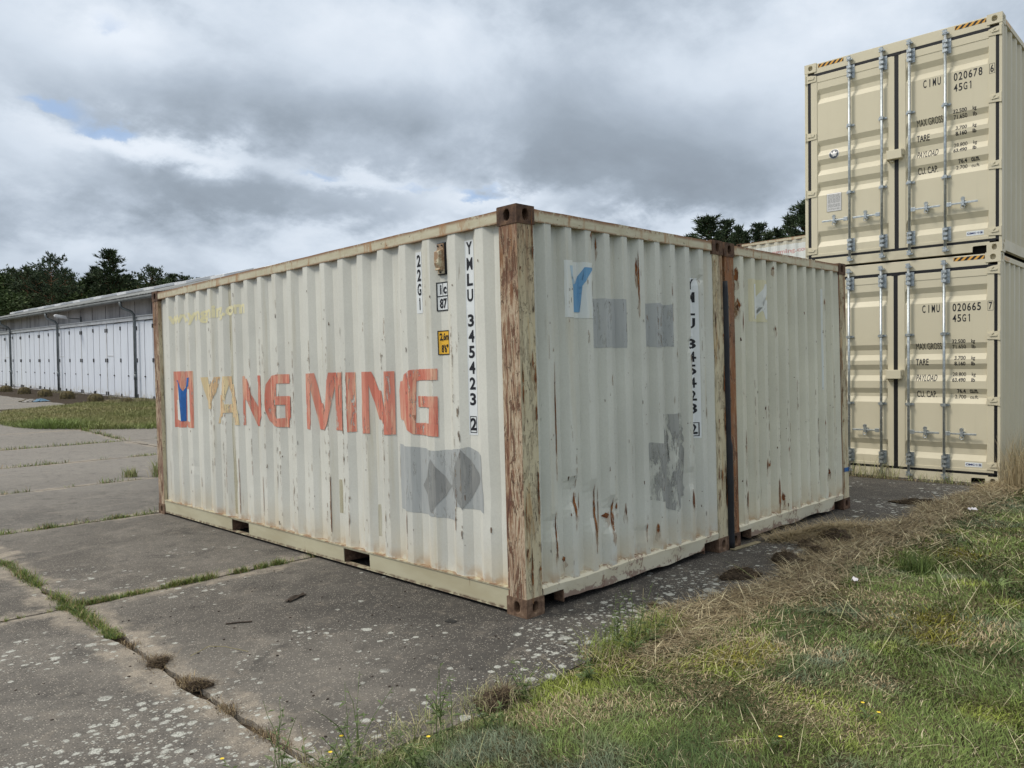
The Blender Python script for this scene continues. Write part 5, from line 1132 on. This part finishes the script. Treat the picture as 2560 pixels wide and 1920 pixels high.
joint(3.13, 16.6, 3.13, 20.2, 1500, lambda t: np.clip(1.6*(vn(t*6, t*0, 2, 68)-.3), .1, 1), .05, .05, .16, gc, 'grass in the joint leading up to the far grass patch')
for cx_, cy_, lab in ((1.0, 10.0, 'left'), (1.35, 9.72, 'right')):
    n = 160; an = nr.uniform(0, 6.28, n); blades('grass_tuft', cx_+nr.normal(0, .05, n), cy_+nr.normal(0, .05, n), np.zeros(n)-.01, nr.uniform(.12, .42 if lab == 'right' else .25, n), np.full(n, .007), nr.uniform(0, .5, n), nr.uniform(.4, 1.4, n), an, lerp(GREEN*1.3+0*an[:, None], STRAW, nr.uniform(-.3, 1, n)), label='%s tuft of tall grass in the joint beside the rusty far corner post' % lab, cat='grass', kind='stuff')
# far grass patch in front of the hangar
def keep3(x, y):
    lft = np.interp(y, [18.3, 20.3, 21.5, 25, 29, 31, 33, 34], [4.6, 2.6, 2.1, 1.9, 2.9, 5.2, 7.2, 9.2]); fr = np.interp(x, [2, 3.5, 4.5, 9.4], [21., 19.9, 18.9, 18.5]); bk = np.interp(x, [1, 5, 7.4, 9.4], [30, 31., 33., 34.])
    w_ = .7*(vn(x, y, .8, 71)-.5); return np.where((x > lft+w_) & (y > fr+w_) & (y < bk+w_*1.5), 1., 0.)
x, y = sample(210000, 0, 9.45, 17.5, 35, keep3); n = len(x); edge = np.clip((24-y)/3, 0, 1)*np.clip((4.4-x)/1.5, 0, 1); fr_ = np.clip((20.6-y)/1.2, 0, 1)
p = vn(x, y, .5, 72)*.6+vn(x, y, 2.2, 73)*.4; c = lerp(np.array([.20, .215, .075])+0*x[:, None], np.array([.30, .275, .13]), (p-.35)*2.6); c = lerp(c, GREEN*1.15, np.maximum(edge, fr_*.75))*nr.uniform(.65, 1.3, n)[:, None]  # blade tint runs from yellow green to dry tan
t1 = nr.uniform(.1, .8, n)
blades('meadow_grass', x, y, np.interp(y, HY, HZ)-.06, nr.uniform(.06, .16, n)*(1+2.3*edge*vn(x, y, 2, 74)+.5*fr_)+.05, np.full(n, .014)*nr.uniform(.6, 1.5, n), t1, t1+nr.uniform(.2, .9, n), nr.uniform(0, 6.28, n), c, label='yellow green grass patch between the concrete and the hangar', cat='grass', kind='stuff')
x, y = sample(9000, 7.4, 9.35, 30.8, 48, lambda x, y: np.clip(2.2*(vn(x, y, .7, 75)-.5)+(y < 33)*.5, 0, 1)*np.where((x < 8.6) & (y > 33.2), .03, 1)); n = len(x); t1 = nr.uniform(.1, .7, n)
blades('dry_grass', x, y, np.interp(y, HY, HZ)-.04, nr.uniform(.08, .30, n), np.full(n, .013), t1, t1+nr.uniform(.1, .7, n), nr.uniform(0, 6.28, n), lerp(STRAW*.8+0*x[:, None], np.array([.12, .12, .05]), nr.uniform(0, 1, n)), label='dry grass fringe along the foot of the hangar', cat='grass', kind='stuff')
mb = MB(); n1, n2 = 24, 70; v = []
for j in range(n2):
    for i in range(n1):
        X = 5.9+i*(9.4-5.9)/(n1-1)+(.5*fbm(j*.3, 1) if i == 0 else 0); Y = 30.8+j*.32; v.append((X, Y, gz(Y)+.006+.02*(max(0, fbm(X, Y, 2))) - (.03 if i == 0 else 0)))
mb.add(v, [(j*n1+i, j*n1+i+1, (j+1)*n1+i+1, (j+1)*n1+i) for j in range(n2-1) for i in range(n1-1)]).build('dirt_strip', M['dirt'], None, True, kind='structure')
# grass at the foot of the stack
def foot(name, cx_, cy_, sx_, sy_, n, L0, L1, c0, c1, lean, lab, wd_=.006):
    x = cx_+nr.uniform(-sx_, sx_, n); y = cy_+nr.uniform(-sy_, sy_, n); an = nr.uniform(0, 6.28, n); t1 = nr.uniform(0, lean, n)
    blades(name, x, y, np.where(y < -.75, vzz(x, y), -.005)-.004, nr.uniform(L0, L1, n), np.full(n, wd_)*nr.uniform(.5, 1.3, n), t1, t1+nr.uniform(.1, 1.1, n)*lean*1.6, an, lerp(c0+0*x[:, None], c1, nr.uniform(0, 1, n))*nr.uniform(.7, 1.2, n)[:, None], label=lab, cat='grass', kind='stuff')
foot('grass_tuft', 7.30, .75, .06, .42, 260, .10, .38, GREEN*1.3, STRAW, .7, 'arching grass against the doors of the lower cream container')
foot('grass_tuft', 7.27, -.15, .05, .38, 150, .05, .20, GREEN*1.2, STRAW, .7, 'short grass along the sill of the lower cream container')
foot('grass_tuft', 7.28, .3, .05, 1.2, 800, .02, .09, TAN, BROWN, 1.3, 'dead litter gathered under the lower cream container')
foot('tall_grass', 7.5, -1.05, .35, .22, 520, .3, .85, STRAW*1.0, TAN, .28, 'tall dry grass at the right corner of the stack', .005)
foot('tall_grass', 8.6, -1.1, .9, .25, 900, .2, .7, STRAW*.9, GREEN*1.2, .5, 'tall dry and green grass along the side of the stack', .006)
foot('grass_tuft', 2.62, -1.42, .12, .10, 500, .06, .20, DGREEN, GREEN, .5, 'darker upright grass tuft in the middle of the verge', .004)

foot('edge_grass', -1.62, -.74, .85, .13, 1500, .04, .16, GREEN*1.2, STRAW, 1.0, 'sparse green grass creeping over the slab edge at the bottom', .0028)
foot('edge_grass', .10, -.74, .38, .10, 900, .05, .24, GREEN*1.15, LIME, .9, 'longer green grass at the slab edge before the end wall', .0030)
# clumps of dead grass swept onto the slabs
def clumpmesh(seed, sx_, sy_, h):
    q = random.Random(seed); n1, n2 = 18, 7; v = []
    for j in range(n2):
        for i in range(n1):
            t = 2*math.pi*i/n1; r_ = math.cos(j/(n2-1)*math.pi/2); k = 1+.45*fbm(math.cos(t)*1.6+seed, math.sin(t)*1.6, j*.5)
            v.append((sx_*r_*k*math.cos(t), sy_*r_*k*math.sin(t), h*math.sin(j/(n2-1)*math.pi/2)*k-.004))
    return MB().add(v, [(j*n1+i, j*n1+(i+1) % n1, (j+1)*n1+(i+1) % n1, (j+1)*n1+i) for j in range(n2-1) for i in range(n1)])
for i, (cx_, cy_, sx_, sy_, h, lab) in enumerate(((-.95, -.74, .13, .08, .035, 'brown clump of dead roots at the edge of the concrete, nearest the camera'), (1.72, -.50, .12, .07, .035, 'brown grass clump at the left end of the hay heap'), (2.35, -.55, .14, .08, .045, 'dark brown clump of rotted grass between two smaller ones'),
        (2.75, -.62, .10, .06, .035, 'dark clump of dead grass just right of the rotted one'), (3.35, -.52, .16, .09, .05, 'high brown clump on the hay below the second container'), (3.0, -.42, .12, .06, .03, 'low brown clump in the hay nearer the container'), (.72, -.45, .05, .03, .014, 'small reddish brown clump lying alone on the speckled concrete'),
        (5.6, -.45, .20, .08, .03, 'brown clump on the concrete toward the cream stack'), (-1.86, 1.02, .08, .04, .014, 'tangle of dead stems across the nearest joint'), (-1.84, .52, .06, .045, .022, 'grey brown dead tuft growing in the nearest joint'))):
    if cx_ > 1: sx_, sy_, h = sx_*1.35, sy_*1.3, h*1.25
    e = empty('dead_grass_clump', (cx_, cy_, max(-.003, vz(cx_, cy_) if cy_ < -.7 else 0)), (0, 0, rnd.uniform(0, 3)), label=lab, cat='dead grass', group='clumps of dead grass')
    clumpmesh(i*3.7, sx_*.95, sy_*.95, h*1.25).build('clump', M['dirt'], e, True)
    n = 420; x = nr.normal(0, sx_*.62, n); y = nr.normal(0, sy_*.62, n); t1 = nr.uniform(.95, 1.65, n)
    blades('fibres', x, y, h*1.35*np.exp(-((x/sx_)**2+(y/sy_)**2)*1.1)-.002, nr.uniform(.03, .11, n)*min(1, sx_*9), np.full(n, .0028), t1, t1+nr.uniform(-.2, .4, n), nr.uniform(0, 6.28, n), lerp(BROWN*.7+0*x[:, None], TAN*.7, nr.uniform(-.6, 1.0, n)), e, kind='stuff')
# hay heap tongue near the gap
n = 2600; t = nr.uniform(0, 1, n); x = 2.95+t*1.0+nr.normal(0, .06, n); y = -.15-t*.38+nr.normal(0, .07, n); t1 = nr.uniform(1.1, 1.6, n)
blades('hay_heap', x, y, .05*np.exp(-((x-3.5)/.35)**2)*np.exp(-((y+.35-.3*(3.5-x))/.12)**2)+nr.uniform(-.003, .02, n), nr.uniform(.06, .26, n), np.full(n, .0046), t1, t1+nr.uniform(-.1, .3, n), nr.uniform(0, 6.28, n), lerp(STRAW*.85+0*x[:, None], TAN, nr.uniform(0, 1.3, n)), label='tongue of dry hay reaching under the second container', cat='hay', kind='stuff')

# weeds with stems, leaves and a few yellow flowers
M['stem'] = flat('green stem', (.10, .14, .045), .2, 20, .5); M['stemdry'] = flat('dry stem', (.30, .26, .14), .2, 20, .6); M['weedleaf'] = flat('weed leaf', (.085, .125, .035), .25, 20, .5); M['petal'] = flat('yellow petals', (.75, .55, .03), .1, 30, .5)
def weed(x, y, h, seed, lab, stems=3, dry=False, flowers=0, spread=.25, leafy=1.):
    q = random.Random(seed); e = empty('weed', (x, y, vz(x, y)-.01 if y < -.66 else -.005), label=lab, cat='weed', group='weeds along the edge of the verge'); sm = MB(); lm = MB(); fm = MB()
    for s in range(stems):
        a = q.uniform(0, 6.28); sp_ = spread*q.uniform(.4, 1.2); H = h*q.uniform(.6, 1.0); d = Vector((math.cos(a), math.sin(a), 0)); bx_, by_ = q.uniform(-.03, .03), q.uniform(-.03, .03)
        pts = [Vector((bx_, by_, 0))+d*sp_*H*(t**1.6)+Vector((0, 0, H*(t-.22*sp_*t*t)))+Vector((q.uniform(-.006, .006), q.uniform(-.006, .006), 0))*t for t in (0, .2, .4, .6, .8, 1)]
        sm.tube(pts, [.0024, .0022, .0019, .0016, .0013, .0009], 5, False)
        for k in range(int(H*42*leafy)):
            t = q.uniform(.08, .97); i = min(4, int(t*5)); p = pts[i].lerp(pts[i+1], t*5-i); la = q.uniform(0, 6.28); ll = q.uniform(.02, .065)*(1.15-t*.6); ld = Vector((math.cos(la), math.sin(la), q.uniform(.1, .9))).normalized(); sd = ld.cross(Vector((0, 0, 1))).normalized()*ll*.16
            lm.add([p, p+ld*ll*.45+sd, p+ld*ll-Vector((0, 0, ll*.25)), p+ld*ll*.45-sd], [(0, 1, 2, 3)])
        if s < flowers:
            p = pts[-1]
            for k in range(9):
                la = 2*math.pi*k/9; d2 = Vector((math.cos(la), math.sin(la), .35))*.009; s2 = Vector((-math.sin(la), math.cos(la), 0))*.0035; fm.add([p, p+d2*.6+s2, p+d2, p+d2*.6-s2], [(0, 1, 2, 3)])
    sm.build('stem', M['stemdry' if dry else 'stem'], e, kind='stuff')
    if lm.v: lm.build('leaves', M['weedleaf'], e, kind='stuff')
    if fm.v: fm.build('flower', M['petal'], e, kind='stuff' if flowers > 1 else None)
for i, a in enumerate(((.08, -.76, .46, 'tallest thin weed at the slab edge in front of the end wall', 4, False, 0, .3, .7), (.16, -.82, .36, 'leafy weed leaning right of the tallest one', 4, False, 0, .5, 1.1), (-.06, -.84, .30, 'spreading green weed left of the tallest one', 5, False, 0, .8, 1.3), (.22, -.72, .34, 'dry pale stems bent towards the container corner', 3, True, 0, .7, .0),
        (-1.50, -.92, .52, 'tall thin weed with few leaves in the foreground', 1, False, 0, .15, .5), (-1.36, -.86, .42, 'weed with a single curved stem in the foreground', 2, False, 0, .25, .4), (-1.95, -.72, .42, 'upright seed stem at the bottom of the picture, over the joint', 1, True, 0, .12, .2),
        (-1.98, -.86, .20, 'low spreading weed with yellow flowers over the joint end', 7, False, 2, .9, 1.3), (-1.80, -.94, .18, 'low leafy weed beside the yellow flowered one', 7, False, 1, .9, 1.5), (-1.62, -1.00, .20, 'bushy green weed at the bottom edge', 8, False, 1, .8, 1.4), (-2.16, -.72, .22, 'straggling weed lying over the concrete at the bottom', 5, False, 1, 1.2, 1.0),
        (-2.02, -.62, .34, 'wispy pale green weed leaning over the slab nearest the joint', 5, False, 0, .5, .9), (-1.70, -.68, .38, 'wispy weed with long bare stems beside the tall thin one', 5, False, 0, .6, .7), (-1.28, -.70, .26, 'fine leaved weed at the slab edge in the foreground', 6, False, 0, .8, 1.2), (-1.85, -.78, .28, 'dense low weed filling the corner between joint and verge', 8, False, 0, 1.0, 1.5), (-.85, -.80, .20, 'fine green weed beside the nearest brown clump', 6, False, 0, .8, 1.2), (.02, -.70, .38, 'feathery weed rising in front of the end wall', 5, False, 0, .35, 1.4),
        (-1.15, -.92, .16, 'small weed at the tip of the verge', 6, False, 0, .8, 1.4), (-.50, -.92, .18, 'green weed between the tip of the verge and the thin weeds', 7, False, 0, .9, 1.3), (.9, -1.0, .14, 'pale dry stems standing in the hay', 5, True, 0, .4, .0),
        (-.55, -1.9, .12, 'small weed with a yellow flower low in the grass', 4, False, 1, .6, 1.2), (-.05, -2.1, .10, 'yellow flowered weed near the bottom right of the turf', 4, False, 2, .6, 1.0))):
    weed(a[0], a[1], a[2], i*7+3, a[3], a[4], a[5], a[6], a[7], a[8])
# strappy bent plant
for i, (x, y, lab) in enumerate(((2.30, -1.66, 'strappy pale green plant with bent blades, the left one'), (2.55, -1.95, 'strappy plant with blades lying to the right'))):
    q = random.Random(i+40); e = empty('strappy_plant', (x, y, vz(x, y)-.01), label=lab, cat='plant')
    for k in range(6):
        a = q.uniform(0, 6.28) if i == 0 else q.uniform(-1.2, .4); L_ = q.uniform(.10, .22); w_ = .0055; d = Vector((math.cos(a), math.sin(a), 0)); s_ = Vector((-math.sin(a), math.cos(a), 0))*w_; pts = [Vector((0, 0, L_*z_))+d*L_*t for t, z_ in ((0, 0), (.15, .4), (.42, .62), (.85, .5))] if i == 0 else [Vector((0, 0, L_*z_))+d*L_*t for t, z_ in ((0, 0), (.35, .18), (.7, .2), (1.1, .10))]
        v = []
        for j, p in enumerate(pts): ww = s_*(1, .9, .7, .1)[j]; v += [p-ww, p+Vector((0, 0, .002)), p+ww]
        MB().add(v, [(3*j+m_, 3*j+m_+1, 3*j+m_+4, 3*j+m_+3) for j in range(3) for m_ in (0, 1)]).build('leaf', flat('pale strap leaf', (.13, .18, .055), .2, 20, .5) if k == 0 and i == 0 else bpy.data.materials['pale strap leaf'], e)
# litter
M['paper'] = flat('white paper', (.75, .72, .74), .05, 20, .7); M['twig'] = flat('dark twig', (.045, .033, .025), .3, 30, .8); M['wood'] = flat('grey yellow board', (.22, .19, .12), .25, 9, .8)
def scrap(name, x, y, sx_, sy_, mat, lab, cat, seed, h=.012):
    n = 6; v = [(sx_*(i/(n-1)-.5)*(1+.2*fbm(i, j, seed)), sy_*(j/(n-1)-.5)*(1+.2*fbm(i+9, j, seed)), h*(.4+abs(fbm(i*.6, j*.6, seed)*1.5))) for j in range(n) for i in range(n)]; k = len(v); v += [(a, b, c_-.0016) for a, b, c_ in v]
    f = [(j*n+i, j*n+i+1, (j+1)*n+i+1, (j+1)*n+i) for j in range(n-1) for i in range(n-1)]; f += [tuple(t+k for t in q_[::-1]) for q_ in f]
    o = MB().add(v, f).build(name, mat, None, label=lab, cat=cat); o.location = (x, y, vz(x, y)+.03 if y < -.7 else .001); o.rotation_euler = (0, 0, rnd.uniform(0, 3)); return o
scrap('paper_scrap', 2.0, -1.22, .065, .04, M['paper'], 'small white paper scrap lying on the grass', 'litter', 1, .02)
scrap('paper_scrap', 5.3, -1.06, .08, .05, M['paper'], 'white paper scrap on the dry grass toward the stack', 'litter', 2, .03)
scrap('bark_piece', -.73, 1.55, .20, .045, M['twig'], 'curled dark piece of bark on the concrete', 'bark', 3, .018)
scrap('rubber_piece', -.34, .33, .07, .05, M['rubber'], 'flat dark rubber piece on the concrete before the container', 'litter', 4, .004)
o = MB().tube([(-.08, 0, .006), (0, .004, .007), (.08, .0, .006)], .005, 6).build('stick', M['twig'], None, label='thin dark stick lying on the nearest big slab', cat='stick'); o.location = (-1.25, 1.33, 0); o.rotation_euler = (0, 0, -.55)
o = MB().tube([(0, 0, .02), (.10, .02, .05), (.18, 0, .04), (.30, -.05, .004)], .0022, 5).build('straw_stem', M['stemdry'], None, label='long pale bent straw beside the nearest joint', cat='straw'); o.location = (-1.72, .93, 0); o.rotation_euler = (0, 0, -.3)
o = MB().box(-.20, .20, -.022, .03, .0, .012).build('board', M['wood'], None, label='flat weathered board under the corner castings between the old containers', cat='board', bevel=.003); o.location = (2.62, -.055, .0025); o.rotation_euler = (0, 0, -.06)
q = random.Random(77); mb = MB()
for _ in range(260):
    x = q.uniform(-2.6, 1.5); y = q.uniform(-.6, 2.4)
    if x > -.05 and y > -.02: continue
    s = q.uniform(.003, .009); a = q.uniform(0, 3.1); mb.add([(x+s*math.cos(a+t)*q.uniform(.6, 1.3), y+s*math.sin(a+t)*q.uniform(.5, 1), .001+z) for z in (0, s*.5) for t in (0, 1.6, 3.1, 4.7)], [(0, 1, 2, 3), (4, 5, 6, 7), (0, 1, 5, 4), (1, 2, 6, 5), (2, 3, 7, 6), (3, 0, 4, 7)])
mb.build('crumbs', M['twig'], None, label='dark crumbs of soil and leaf scattered on the concrete', cat='debris', kind='stuff')
